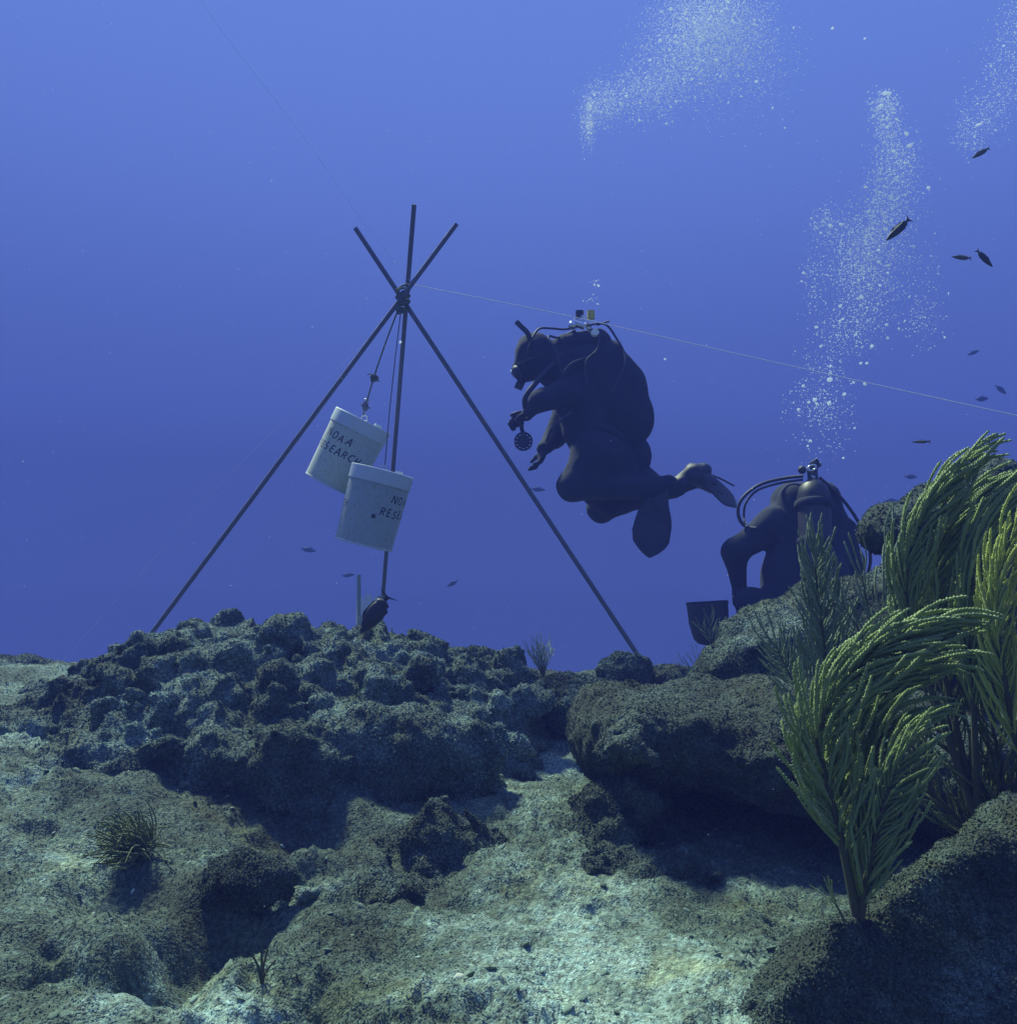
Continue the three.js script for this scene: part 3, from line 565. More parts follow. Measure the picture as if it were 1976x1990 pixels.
function line(name, pts, r, mat, label, category) {
  const g = tubeGeo(pts, r, 60, 6), m = new THREE.Mesh(g, mat); m.name = numbered(name); m.position.copy(pts[0]); g.translate(-pts[0].x, -pts[0].y, -pts[0].z); scene.add(m);
  return tag(m, label, category);
}
const nylon = std('white nylon line', 0.75, 0.8, 0.8, 0.5);
line('guy_line', [at(797, 552, 4.704), at(1100, 613, 4.424), at(1500, 703, 4.032), at(2040, 822, 3.472)], 0.0017, nylon, 'white line running from the tripod top to the right edge', 'line');
line('guy_line', [at(797, 546, 4.704), at(700, 423, 4.816), at(600, 280, 4.928), at(400, 15, 5.152), at(360, -60, 5.208)], 0.0009, nylon, 'thin broken white line from the tripod top to the upper left', 'line');
line('guy_line', [at(776, 600, 4.704), at(580, 790, 4.592), at(440, 930, 4.480), at(100, 1310, 4.368)], 0.0003, nylon, 'hair thin line running down beside the left tripod pole', 'line');
line('guy_line', [at(800, 600, 4.704), at(822, 700, 4.760), at(830, 760, 4.816)], 0.0004, nylon, 'short hair thin line hanging just right of the middle pole', 'line');
const plastic = new THREE.MeshStandardMaterial({ name: 'white plastic', color: new THREE.Color().setRGB(0.52, 0.60, 0.62), roughness: 0.7 });
function lettering(starts) {
  const c = document.createElement('canvas'); c.width = 2048; c.height = 768;
  const x = c.getContext('2d'); x.fillStyle = '#bcc8c8'; x.fillRect(0, 0, 2048, 768);
  for (let i = 0; i < 1400; i++) { x.fillStyle = `rgba(${90 + rnd() * 80 | 0},${110 + rnd() * 70 | 0},${70 + rnd() * 60 | 0},${0.05 + rnd() * 0.16})`; x.beginPath(); x.ellipse(rnd() * 2048, rnd() * 768, 2 + rnd() * 26, 2 + rnd() * 12, rnd() * 3, 0, 7); x.fill(); }
  x.fillStyle = '#30363e';
  const write = (word, x0, y0, size, step) => [...word].forEach((ch, i) => { const jy = rr(-6, 8), ja = rr(-0.1, 0.1), js = rr(0.94, 1.06), cx = (x0 + i * step + 4096) % 2048; for (const w of [0, -2048]) { x.save(); x.translate(cx + w, y0 + jy + i * 2); x.rotate(ja); x.transform(1, 0, -0.16, 1, 0, 0); x.font = `${size * js}px sans-serif`; x.lineWidth = 4; x.strokeStyle = '#30363e'; x.strokeText(ch, 0, 0); x.fillText(ch, 0, 0); x.restore(); } });
  for (const s of starts) { write('NOAA', s + 95, 290, 112, 96); write('RESEARCH', s, 432, 112, 80); }
  const t = new THREE.CanvasTexture(c); t.colorSpace = THREE.SRGBColorSpace; t.wrapS = THREE.RepeatWrapping; t.magFilter = THREE.LinearFilter; return t;
}
function bucket(top, tilt, lean, d, R0, H0, starts, label, hole) {
  const g = thing('bucket', top, label, 'bucket', undefined), R = R0 * 1.12, H = H0 * 1.12, R2 = R * 0.93;
  g.rotation.set(lean, 0, tilt);
  const wall = new THREE.LatheGeometry([new THREE.Vector2(R2, -H), new THREE.Vector2(R, 0)], 64);
  const wm = new THREE.MeshPhysicalMaterial({ name: 'printed plastic', map: lettering(starts), roughness: 0.9, transmission: 0.35, thickness: 0, side: THREE.DoubleSide });
  part('wall', wall, wm, g);
  part('base', new THREE.LatheGeometry([new THREE.Vector2(0.0001, -H + 0.008), new THREE.Vector2(R2 - 0.004, -H + 0.008), new THREE.Vector2(R2 + 0.0015, -H + 0.002), new THREE.Vector2(R2 + 0.0015, -H - 0.006), new THREE.Vector2(R2 - 0.006, -H - 0.006), new THREE.Vector2(R2 - 0.008, -H + 0.003), new THREE.Vector2(0.0001, -H + 0.003)], 64), plastic, g);
  const lid = part('lid', new THREE.LatheGeometry([new THREE.Vector2(R + 0.0012, -0.062), new THREE.Vector2(R + 0.0028, -0.060), new THREE.Vector2(R + 0.0035, 0.004), new THREE.Vector2(R + 0.002, 0.010), new THREE.Vector2(R - 0.012, 0.010), new THREE.Vector2(R - 0.016, 0.002), new THREE.Vector2(0.0001, 0.002)], 64), plastic, g);
  part('plug', new THREE.CylinderGeometry(0.02, 0.022, 0.025, 20).translate(R * 0.55, 0.012, 0.02), plastic, lid);
  part('eye_bolt', new THREE.TorusGeometry(0.016, 0.004, 8, 20).translate(0, 0.022, 0), shiny, lid);
  if (hole) part('plug_hole', new THREE.CylinderGeometry(0.011, 0.011, 0.008, 18).rotateX(Math.PI / 2).translate(hole[0], hole[1], Math.sqrt(R * R * 0.93 - hole[0] ** 2)), std('dark rubber', 0.05, 0.06, 0.05, 0.8), g);
  return g;
}
bucket(at(705, 820, 4.749), -0.47, 0.10, 4.2, 0.140, 0.335, [-395, 720], 'upper white bucket, strongly tilted, with handwritten capitals', null);
bucket(at(743, 918, 4.525), -0.25, 0.06, 4.05, 0.141, 0.335, [120, -900], 'lower front white bucket with lettering wrapping round both sides', [0.035, -0.225]);
line('rope', [at(772, 606, 4.704), at(748, 670, 4.704), at(724, 742, 4.726), at(706, 806, 4.749)], 0.0045, ropeMat, 'greenish rope from the tripod top to the upper bucket', 'rope');
line('rope', [at(779, 606, 4.682), at(770, 680, 4.637), at(757, 800, 4.570), at(748, 906, 4.525)], 0.0025, darkRope, 'thin dark rope from the tripod top to the lower bucket', 'rope');
{
  const g = thing('shackle', at(710, 790, 4.738), 'small shiny shackle joining the rope to the upper bucket', 'shackle');
  part('bow', new THREE.TorusGeometry(0.016, 0.0055, 8, 20).scale(0.8, 1.3, 1), steel, g); part('pin', new THREE.CylinderGeometry(0.005, 0.005, 0.05, 10).rotateZ(1.2), steel, g); part('ring', new THREE.TorusGeometry(0.012, 0.004, 8, 18).translate(0.004, 0.03, 0), shiny, g);
  const k = thing('rope_knot', at(727, 735, 4.726), 'frayed green knot on the rope above the shackle', 'knot');
  part('knot', new THREE.TorusKnotGeometry(0.013, 0.006, 48, 6), ropeMat, k);
  for (const [x, y] of [[-0.035, 0.015], [0.03, -0.02]]) part('loose_end', tubeGeo([V(0, 0, 0), V(x * 0.5, y + 0.006, 0.01), V(x, y, 0.01)], 0.003, 10), ropeMat, k);
}
{ // pale tube with a torn white lining, standing behind the mound crest
  const o = at(717, 1250, 4.42), R = 0.064, g = thing('plastic_tube', o, 'pale open tube with a torn white lining on the mound crest', 'tube');
  const sheet = (r0, r1, a0, a1, topAt, bottom) => {
    const n = 48, pos = [], index = [];
    for (let i = 0; i <= n; i++) { const a = lerp(a0, a1, i / n), t = topAt(a, i); for (const [r, y] of [[r0, bottom], [r0, t], [r1, t], [r1, bottom]]) pos.push(Math.sin(a) * r, y, Math.cos(a) * r); }
    for (let i = 0; i < n; i++) for (let k = 0; k < 4; k++) { const a = i * 4 + k, b = i * 4 + (k + 1) % 4; index.push(a, a + 4, b, b, a + 4, b + 4); }
    const q = new THREE.BufferGeometry(); q.setAttribute('position', new THREE.Float32BufferAttribute(pos, 3)); q.setIndex(index); const u = q.toNonIndexed(); u.computeVertexNormals(); return u;
  };
  const h = (py) => (1250 - py) / F * 4.42;
  part('tube_wall', sheet(R, R - 0.006, 0, Math.PI * 2, (a) => { const s = Math.sin(a); return s < -0.8 ? h(1117) : s > 0.75 ? h(1158) : h(Math.cos(a) > 0 ? 1196 : 1206); }, 0), new THREE.MeshPhysicalMaterial({ name: 'pale plastic', color: new THREE.Color().setRGB(0.40, 0.47, 0.40), roughness: 0.6, transmission: 0.25, thickness: 0, side: THREE.DoubleSide }), g);
  part('lining', sheet(R - 0.010, R - 0.013, -0.75, 0.9, (a, i) => h(1158 + 5 * Math.sin(i * 0.22) + 8 * N3(i * 0.23, 0.4, 0.2)), h(1215)), new THREE.MeshPhysicalMaterial({ name: 'white cloth', color: new THREE.Color().setRGB(0.85, 0.88, 0.88), roughness: 1, transmission: 0.5, thickness: 0, side: THREE.DoubleSide }), g);
}

// ------------------------------------------------------------------ fish
const fishMat = std('dark fish', 0.045, 0.05, 0.05, 0.5), fishBack = std('olive fish', 0.10, 0.115, 0.075, 0.5), fishFar = std('haze tinted fish', 0.08, 0.12, 0.26, 0.7), stripe = std('pale stripe', 0.45, 0.48, 0.30, 0.5), black = std('black skin', 0.018, 0.02, 0.024, 0.5);  // fishFar: blue water haze painted into the colour of distant fish
const finGeo = (pts, t) => new THREE.ExtrudeGeometry(new THREE.Shape(pts.map(([x, y]) => new THREE.Vector2(x, y))), { depth: t, bevelEnabled: false, steps: 1 }).translate(0, 0, -t / 2);
// tail and head given as photo points; depth of body in units of its length
function fish(tail, head, tall, mat, label, o = {}) {
  const a = at(...tail), b = at(...head), mid = a.clone().add(b).multiplyScalar(0.5), L = a.distanceTo(b), g = thing('fish', mid, label, 'fish', o.group);
  const x = V().subVectors(b, a).normalize(), z = V(0, 0, 1).addScaledVector(x, -x.z).normalize(), y = V().crossVectors(z, x);
  if (y.y < 0) { y.negate(); z.negate(); }
  g.quaternion.setFromRotationMatrix(new THREE.Matrix4().makeBasis(x, y, z));
  const pts = []; for (let i = 0; i <= 22; i++) { const t = i / 22; pts.push(new THREE.Vector2(Math.max(0.0005, L * tall * 0.5 * Math.pow(Math.sin(Math.PI * Math.pow(t, 0.78)), 0.75) * (1 - 0.12 * t) + (t < 0.12 ? L * tall * 0.14 * (t / 0.12) : 0) + (t < 0.1 ? 0 : 0)), -L * 0.36 + L * 0.86 * t)); }
  const body = new THREE.LatheGeometry(pts, 20).rotateZ(-Math.PI / 2); body.scale(1, 1, 0.5); part('body', body, mat, g);
  const tl = o.tail ?? 0.15;
  part('tail_fin', finGeo([[-L * 0.33, L * 0.03], [-L * 0.42, L * 0.05], [-L * 0.5, L * tl], [-L * 0.45, 0], [-L * 0.5, -L * tl], [-L * 0.42, -L * 0.05], [-L * 0.33, -L * 0.03]], L * 0.012), mat, g);
  part('dorsal_fin', finGeo([[L * 0.22, L * tall * 0.40], [L * 0.1, L * tall * 0.56], [-L * 0.2, L * tall * 0.48], [-L * 0.28, L * tall * 0.16], [0, L * tall * 0.3]], L * 0.01), mat, g);
  part('anal_fin', finGeo([[L * 0.02, -L * tall * 0.42], [-L * 0.18, -L * tall * 0.5], [-L * 0.28, -L * tall * 0.16], [-L * 0.05, -L * tall * 0.3]], L * 0.01), mat, g);
  if (o.stripe) for (const q of [1, -1]) part('stripe', new THREE.CapsuleGeometry(L * tall * 0.06, L * 0.46, 4, 8).rotateZ(Math.PI / 2).translate(0.04 * L, L * tall * 0.26, q * L * tall * 0.185), stripe, g);
  if (!o.far) for (const s of [1, -1]) part('eye', new THREE.SphereGeometry(L * 0.02, 10, 8).translate(L * 0.38, L * tall * 0.1, s * L * tall * 0.13), black, g);
  return g;
}
fish([757, 1155, 3.42], [700, 1232, 3.40], 0.40, black, 'black fish swimming head down over the mound crest', { tail: 0.24 });
fish([1768, 424, 3.1], [1721, 468, 3.1], 0.26, fishMat, 'striped olive fish slanting down in front of the bubble column', { stripe: true });
fish([1922, 287, 3.3], [1887, 308, 3.3], 0.24, fishBack, 'slim olive fish near the upper right corner', {});
fish([1896, 485, 3.2], [1928, 519, 3.2], 0.28, fishMat, 'dark fish diving to the right, rightmost of the pair', {});
fish([1887, 502, 3.3], [1848, 499, 3.3], 0.25, fishBack, 'olive fish with a pale back stripe left of the diving one', { stripe: true });
fish([1808, 858, 3.3], [1770, 859, 3.3], 0.17, fishBack, 'slender pale striped fish just above the tall plume tips', { stripe: true });
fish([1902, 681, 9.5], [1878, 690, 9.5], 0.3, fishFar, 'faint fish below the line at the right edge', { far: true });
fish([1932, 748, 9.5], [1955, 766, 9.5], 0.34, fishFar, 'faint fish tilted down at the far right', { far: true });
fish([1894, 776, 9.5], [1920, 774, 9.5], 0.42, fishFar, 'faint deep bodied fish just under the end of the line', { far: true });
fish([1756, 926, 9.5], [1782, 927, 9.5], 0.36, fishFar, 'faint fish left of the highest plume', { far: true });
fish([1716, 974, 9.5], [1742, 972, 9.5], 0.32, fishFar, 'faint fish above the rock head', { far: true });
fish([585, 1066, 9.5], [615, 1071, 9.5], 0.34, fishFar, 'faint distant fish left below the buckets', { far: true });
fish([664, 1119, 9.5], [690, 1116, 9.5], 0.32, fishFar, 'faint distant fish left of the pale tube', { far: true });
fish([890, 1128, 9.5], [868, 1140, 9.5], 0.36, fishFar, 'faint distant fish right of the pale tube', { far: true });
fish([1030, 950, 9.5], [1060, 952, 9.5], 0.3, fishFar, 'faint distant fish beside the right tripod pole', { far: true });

// ------------------------------------------------------------------ divers
const neoprene = std('dark neoprene', 0.016, 0.022, 0.042, 0.95, { bumpMap: gritBump, bumpScale: 0.004 }), nylonCloth = std('dark cordura', 0.017, 0.023, 0.042, 0.95), rubber = std('black rubber', 0.022, 0.028, 0.045, 0.6), tankMat = std('dark painted tank', 0.022, 0.025, 0.03, 0.5), chrome = std('chrome', 0.75, 0.77, 0.78, 0.18, { metalness: 0.9 }), capYellow = std('yellow cap', 0.55, 0.50, 0.05, 0.5), glass = new THREE.MeshPhysicalMaterial({ name: 'mask glass', color: 0xffffff, roughness: 0.05, transmission: 1, thickness: 0 });
// limbs: [a, b, ra, rb]
const limbs = (list, k) => (x, y, z) => { const p = [x, y, z]; let d = 9; for (const [a, b, ra, rb] of list) d = smin(d, capsule(p, a, b, ra, rb), k); return d; };
function bodyGeo(list, boxes, extra) {   // boxes: [lo, hi, cell]; the whole body is one field, finer where head and hands are
  const f0 = limbs(list, 0.05), f = (x, y, z) => extra(x, y, z, f0(x, y, z)) + 0.012 * fbm(x * 9, y * 9, z * 9, 2) + 0.006 * Math.abs(N3(x * 22, y * 34, z * 22));
  return meshField(f, boxes[0], boxes[1], boxes[2], 1.4);
}
// a gloved hand: palm, four fingers in two joints and a thumb, closed on a grip; fwd along the fingers, nrm out of the palm
function handGeo(c, fwd, nrm, curl, s = 1) {
  const F3 = fwd.clone().normalize(), Nn = nrm.clone().addScaledVector(F3, -nrm.dot(F3)).normalize(), S = V().crossVectors(F3, Nn), P = (a, b, n) => c.clone().addScaledVector(F3, a * s).addScaledVector(S, b * s).addScaledVector(Nn, n * s);
  const list = [];
  const palm = [[P(-0.035, 0, 0), P(0.04, 0.028, 0), 0.026 * s, 0.015 * s], [P(-0.035, 0, 0), P(0.045, 0.008, 0), 0.026 * s, 0.016 * s], [P(-0.035, 0, 0), P(0.04, -0.016, 0), 0.026 * s, 0.015 * s], [P(-0.03, 0, 0), P(0.03, -0.034, 0), 0.024 * s, 0.014 * s]];
  const fingers = [[0.03, 0.045, 0.036], [0.010, 0.050, 0.040], [-0.012, 0.046, 0.036], [-0.032, 0.036, 0.03]].map(([b, l1, l2]) => {
    const k = P(0.045 - Math.abs(b - 0.01) * 0.3, b, 0), m = k.clone().addScaledVector(F3, l1 * Math.cos(curl) * s).addScaledVector(Nn, l1 * Math.sin(curl) * s), t = m.clone().addScaledVector(F3, l2 * Math.cos(curl * 2.3) * s).addScaledVector(Nn, l2 * Math.sin(curl * 2.3) * s);
    return [[k, m, 0.0115 * s, 0.0105 * s], [m, t, 0.0105 * s, 0.009 * s]];
  });
  const th = [[P(-0.01, 0.03, 0.005), P(0.02, 0.055, 0.025), 0.015 * s, 0.012 * s], [P(0.02, 0.055, 0.025), P(0.05, 0.05, 0.045), 0.012 * s, 0.010 * s]];
  const pf = limbs(palm, 0.02), ff = fingers.map((q) => limbs(q, 0.008)), tf = limbs(th, 0.01);
  const f = (x, y, z) => { let d = smin(pf(x, y, z), tf(x, y, z), 0.012); for (const q of ff) d = smin(d, q(x, y, z), 0.004); return d; };
  return meshField(f, V(c.x - 0.13 * s, c.y - 0.13 * s, c.z - 0.13 * s), V(c.x + 0.13 * s, c.y + 0.13 * s, c.z + 0.13 * s), 0.005, 1.3);
}
function swimFin(g, heel, tip, normal, width, L2) {   // foot pocket and ribbed blade from heel to tip
  const y = V().subVectors(tip, heel), L = y.length(); y.normalize();
  const z = normal.clone().addScaledVector(y, -normal.dot(y)).normalize(), x = V().crossVectors(y, z), w = width / 2;
  const sh = new THREE.Shape(); sh.moveTo(-0.05, 0.05); sh.quadraticCurveTo(-w * 0.9, L * 0.45, -w, L * 0.72); sh.quadraticCurveTo(-w * 0.85, L * 0.86, -w * 0.12, L); sh.quadraticCurveTo(w * 0.3, L * 0.98, w * 0.8, L * 0.84); sh.quadraticCurveTo(w * 1.02, L * 0.7, w * 0.85, L * 0.4); sh.lineTo(0.05, 0.05);
  const blade = new THREE.ExtrudeGeometry(sh, { depth: 0.008, bevelEnabled: true, bevelSize: 0.003, bevelThickness: 0.003, bevelSegments: 1, curveSegments: 10 }).translate(0, 0, -0.004);
  const p = blade.attributes.position; for (let i = 0; i < p.count; i++) { const t = p.getY(i) / L; p.setZ(i, p.getZ(i) + (L2 ?? 0.05) * t * t + 0.015 * Math.cos(p.getX(i) / w * 1.4)); } blade.computeVertexNormals();
  const M = new THREE.Matrix4().makeBasis(x, y, z).setPosition(heel);
  const fin = part('fin', local(blade.applyMatrix4(M), g), rubber, g);
  part('foot_pocket', local(new THREE.CapsuleGeometry(0.052, 0.14, 6, 14).scale(1, 1, 0.8).translate(0, 0.06, 0).applyMatrix4(M), g), rubber, fin);
  for (const s of [-1, 1]) part('rib', local(tubeGeo([V(s * 0.05, 0.08, 0.012), V(s * w * 0.86, L * 0.45, 0.02), V(s * w * 0.96, L * 0.72, 0.03)].map((q) => q.applyMatrix4(M)), 0.007, 16), g), rubber, fin);
  return fin;
}
const merge = (list) => mergeGeometries(list.map((q) => { const c = q.clone(); for (const k of Object.keys(c.attributes)) if (k !== 'position' && k !== 'normal') c.deleteAttribute(k); return c; }));
{ // the floating diver
  const d = 5.9, a = (x, y, dd = 0) => at(x, y, d + dd), g = thing('person', a(1165, 880), 'person in black diving suit and fins floating with head down left', 'person');
  const J = { head: a(1038, 688), jaw: a(1018, 724), neck: a(1088, 722), chest: a(1128, 765), belly: a(1150, 830), hip: a(1172, 885), shN: a(1098, 765, -0.17), elN: a(1050, 778, -0.24), haN: a(1022, 808, -0.14), shF: a(1110, 770, 0.17), elF: a(1078, 850, 0.12), haF: a(1056, 872, -0.02), hipA: a(1160, 885, -0.1), knA: a(1112, 945, -0.16), anA: a(1262, 950, -0.1), ftA: a(1300, 938, -0.1), hipB: a(1195, 888, 0.1), knB: a(1168, 988, 0.12), anB: a(1308, 948, 0.14), ftB: a(1352, 936, 0.14) };
  const list = [[J.neck, J.chest, 0.125, 0.18], [a(1100, 672, 0.02), a(1160, 668, 0.02), 0.085, 0.10], [J.chest, J.belly, 0.19, 0.185], [J.belly, J.hip, 0.185, 0.18], [J.shN, J.elN, 0.09, 0.072], [J.elN, J.haN, 0.058, 0.042], [J.chest, J.shN, 0.11, 0.08], [J.chest, J.shF, 0.11, 0.08], [J.shF, J.elF, 0.10, 0.07], [J.elF, J.haF, 0.066, 0.048], [J.hip, J.hipA, 0.17, 0.165], [J.hip, J.hipB, 0.17, 0.165], [J.hipA, J.knA, 0.16, 0.095], [J.knA, J.anA, 0.095, 0.07], [J.anA, J.ftA, 0.06, 0.052], [J.hip, a(1262, 938), 0.15, 0.085], [J.hipB, J.knB, 0.155, 0.09], [J.knB, J.anB, 0.09, 0.066], [J.anB, J.ftB, 0.055, 0.045]];
  const head = (x, y, z, dd) => { let e = ellipsoid(x, y, z, J.head, [0.132, 0.148, 0.122]); e = smin(e, ellipsoid(x, y, z, J.jaw, [0.07, 0.065, 0.07]), 0.06); e = smin(e, capsule([x, y, z], a(1045, 700), J.neck, 0.12, 0.13), 0.05); e = smin(e, ellipsoid(x, y, z, a(1000, 716), [0.018, 0.024, 0.016]), 0.02); return smin(dd, e, 0.05); };
  const lo = V(Infinity, Infinity, Infinity), hi = V(-Infinity, -Infinity, -Infinity); for (const q of Object.values(J)) { lo.min(q); hi.max(q); }
  const body = bodyGeo(list, [lo.subScalar(0.2), hi.addScalar(0.2), 0.014], head);
  const hands = [handGeo(J.haN.clone().add(V(-0.03, -0.005, 0)), V(-1, -0.25, 0.1), V(0.1, -1, 0.3), 0.75, 1.1), handGeo(J.haF.clone().add(V(-0.01, -0.035, 0)), V(-0.2, -1, 0.1), V(-1, 0.1, 0.2), 0.45, 1.1)];
  part('body', local(merge([body, ...hands]), g), neoprene, g);
  const mask = part('mask', local(meshField((x, y, z) => ellipsoid(x, y, z, a(1006, 722), [0.045, 0.042, 0.075]) + 0.004 * N3(x * 30, y * 30, z * 30), a(975, 755).add(V(0, 0, -0.12)), a(1040, 690).add(V(0, 0, 0.12)), 0.007), g), rubber, g);
  part('lens', local(new THREE.CylinderGeometry(0.03, 0.03, 0.006, 24).rotateZ(Math.PI / 2 + 0.5).translate(...a(996, 728).toArray()), g), glass, mask);
  part('mask_strap', local(new THREE.TorusGeometry(0.124, 0.009, 8, 40).rotateX(Math.PI / 2).rotateZ(0.25).translate(...a(1038, 705).toArray()), g), rubber, g);
  part('snorkel', local(tubeGeo([a(1030, 660, -0.09), a(1024, 646, -0.1), a(1012, 634, -0.1), a(1003, 625, -0.1)], 0.017, 20, 10), g), rubber, g);
  part('mouthpiece', local(new THREE.CylinderGeometry(0.034, 0.03, 0.05, 20).rotateZ(1.1).translate(...a(1010, 748).toArray()), g), rubber, g);
  part('inflator_hose', local(tubeGeo([a(1082, 700, -0.1), a(1040, 745, -0.2), a(1020, 775, -0.2), a(1022, 800, -0.15)], 0.018, 30, 8), g), rubber, g);
  // tank and its valve
  const t0 = a(1168, 668, 0.05), t1 = a(1222, 826, 0.06), tl = t0.distanceTo(t1);
  const tg = new THREE.LatheGeometry([[0.0001, 0], [0.06, 0], [0.093, 0.02], [0.096, 0.05], [0.096, tl - 0.09], [0.08, tl - 0.035], [0.045, tl - 0.005], [0.03, tl + 0.01], [0.0001, tl + 0.01]].map(([x, y]) => new THREE.Vector2(x, y)), 28).applyQuaternion(new THREE.Quaternion().setFromUnitVectors(X, V().subVectors(t0, t1).normalize())).translate(t1.x, t1.y, t1.z);
  const tank = part('tank', local(tg, g), tankMat, g);
  part('valve', local(rodGeo(a(1166, 672, 0.05), a(1140, 628, 0.03), 0.024), g), chrome, tank);
  const vest = limbs([[a(1120, 700), a(1150, 720), 0.1, 0.13], [a(1150, 720), a(1190, 790), 0.165, 0.175], [a(1190, 790), a(1210, 830), 0.17, 0.14], [a(1226, 782), a(1236, 800), 0.105, 0.11], [a(1232, 826), a(1222, 838), 0.105, 0.095], [a(1185, 690), a(1215, 740), 0.10, 0.13]], 0.09);
  part('buoyancy_vest', local(meshField((x, y, z) => vest(x, y, z) + 0.022 * fbm(x * 7, y * 7, z * 7, 3), a(1060, 900).add(V(0, 0, -0.3)), a(1300, 640).add(V(0, 0, 0.3)), 0.014, 1.4), g), nylonCloth, g);
  for (const k of [0.3, 0.68]) { const c = t1.clone().lerp(t0, k), band = new THREE.TorusGeometry(0.104, 0.014, 8, 36).scale(1, 1, 2).applyQuaternion(new THREE.Quaternion().setFromUnitVectors(V(0, 0, 1), V().subVectors(t0, t1).normalize())).translate(c.x, c.y, c.z); part('tank_band', local(band, g), nylonCloth, g); }
  part('waist_belt', local(new THREE.TorusGeometry(0.205, 0.022, 8, 40).scale(1, 0.95, 1.3).rotateX(Math.PI / 2 - 0.2).rotateZ(-0.35).translate(...a(1160, 850).toArray()), g), nylonCloth, g);
  for (const z of [-0.21, 0.2]) part('shoulder_strap', local(tubeGeo([a(1150, 695, z * 0.6), a(1105, 715, z * 0.9), a(1088, 770, z), a(1110, 830, z)], 0.02, 30, 6), g), nylonCloth, g);
  part('console', local(tubeGeo([a(1110, 800, -0.25), a(1075, 830, -0.27), a(1062, 858, -0.24)], 0.011, 20, 8), g), rubber, g);
  part('hip_pocket', local(meshField((x, y, z) => ellipsoid(x, y, z, a(1240, 888), [0.085, 0.14, 0.10]) + 0.01 * N3(x * 12, y * 12, z * 12), a(1200, 960).add(V(0, 0, -0.2)), a(1300, 840).add(V(0, 0, 0.2)), 0.012), g), nylonCloth, g);
  part('first_stage', local(merge([new THREE.CylinderGeometry(0.026, 0.026, 0.085, 20).rotateZ(1.25).translate(...a(1124, 630, -0.02).toArray()), new THREE.SphereGeometry(0.03, 16, 12).translate(...a(1112, 632, -0.02).toArray()), new THREE.CylinderGeometry(0.012, 0.012, 0.06, 12).translate(...a(1132, 622, -0.03).toArray())]), g), chrome, g);
  part('valve_knob', local(new THREE.CylinderGeometry(0.028, 0.026, 0.045, 16).translate(...a(1126, 611, 0).toArray()), g), rubber, g);
  part('yellow_cap', local(new THREE.CylinderGeometry(0.024, 0.026, 0.055, 18).translate(...a(1148, 612, -0.02).toArray()), g), capYellow, g);
  part('glint', local(new THREE.CylinderGeometry(0.026, 0.026, 0.02, 20).rotateX(1.2).translate(...a(1156, 647, -0.14).toArray()), g), std('pale gauge face', 0.75, 0.8, 0.6, 0.4), g);  // pale disc painted as a bright highlight beside the regulator
  part('hose', local(tubeGeo([a(1122, 636), a(1095, 640, -0.03), a(1070, 638, -0.05), a(1048, 639, -0.06), a(1030, 668, -0.12), a(1012, 740, -0.06)], 0.0075, 40, 8), g), rubber, g);
  part('hose', local(tubeGeo([a(1140, 632), a(1175, 630, -0.02), a(1196, 655, -0.05), a(1215, 700, -0.15), a(1190, 760, -0.22)], 0.0075, 40, 8), g), rubber, g);
  part('hose', local(tubeGeo([a(1118, 642), a(1085, 656, -0.03), a(1066, 654, -0.1), a(1082, 690, -0.18), a(1095, 740, -0.2)], 0.0075, 40, 8), g), rubber, g);
  part('hose', local(tubeGeo([a(1150, 640), a(1163, 650, -0.15), a(1160, 680, -0.19), a(1140, 700, -0.2), a(1138, 745, -0.22)], 0.0075, 40, 8), g), rubber, g);
  part('pull_toggle', local(rodGeo(a(1160, 632), a(1184, 624), 0.006), g), rubber, g);
  swimFin(g, a(1285, 945, -0.1), a(1250, 1082, -0.16), V(0.35, 0.1, 1), 0.275, 0.04);
  swimFin(g, a(1350, 914, 0.14), a(1436, 976, 0.02), V(0.35, 1, 0.75), 0.20, -0.06);
  part('boot', local(meshField((x, y, z) => limbs([[a(1318, 942, 0.14), a(1348, 920, 0.14), 0.055, 0.06], [a(1350, 922, 0.14), a(1370, 914, 0.12), 0.06, 0.045], [a(1352, 930, 0.14), a(1398, 955, 0.08), 0.06, 0.028]], 0.05)(x, y, z) + 0.012 * N3(x * 16, y * 16, z * 16), a(1280, 990).add(V(0, 0, -0.2)), a(1430, 870).add(V(0, 0, 0.3)), 0.012), g), rubber, g);
  part('thigh_pocket', local(meshField((x, y, z) => limbs([[a(1150, 965), a(1182, 1002), 0.06, 0.025]], 0.01)(x, y, z), a(1120, 1025).add(V(0, 0, -0.1)), a(1210, 930).add(V(0, 0, 0.1)), 0.01), g), nylonCloth, g);
  const rl = a(1017, 858, -0.14), reel = thing('finger_reel', rl, 'round dark reel with a ring of holes hanging from the floating diver hand', 'reel');
  const disc = new THREE.Shape(); disc.absarc(0, 0, 0.06, 0, Math.PI * 2); for (let i = 0; i < 12; i++) { const h = new THREE.Path(), q = i / 12 * 6.2832; h.absarc(Math.cos(q) * 0.047, Math.sin(q) * 0.047, 0.0066, 0, Math.PI * 2, true); disc.holes.push(h); }
  for (const z of [-0.018, 0.018]) part('disc', new THREE.ExtrudeGeometry(disc, { depth: 0.006, bevelEnabled: false, curveSegments: 24 }).translate(0, 0, z), rubber, reel);
  part('hub', new THREE.CylinderGeometry(0.026, 0.026, 0.04, 24).rotateX(Math.PI / 2), nylonCloth, reel);
  part('strap', tubeGeo([V(0, 0.05, 0), V(-0.012, 0.09, 0), V(-0.008, 0.125, 0.02)], 0.013, 14, 8), nylonCloth, reel);
  const fl = a(1006, 816, -0.16), lamp = thing('dive_torch', fl, 'stubby dark torch in the floating diver hand above the reel', 'torch');
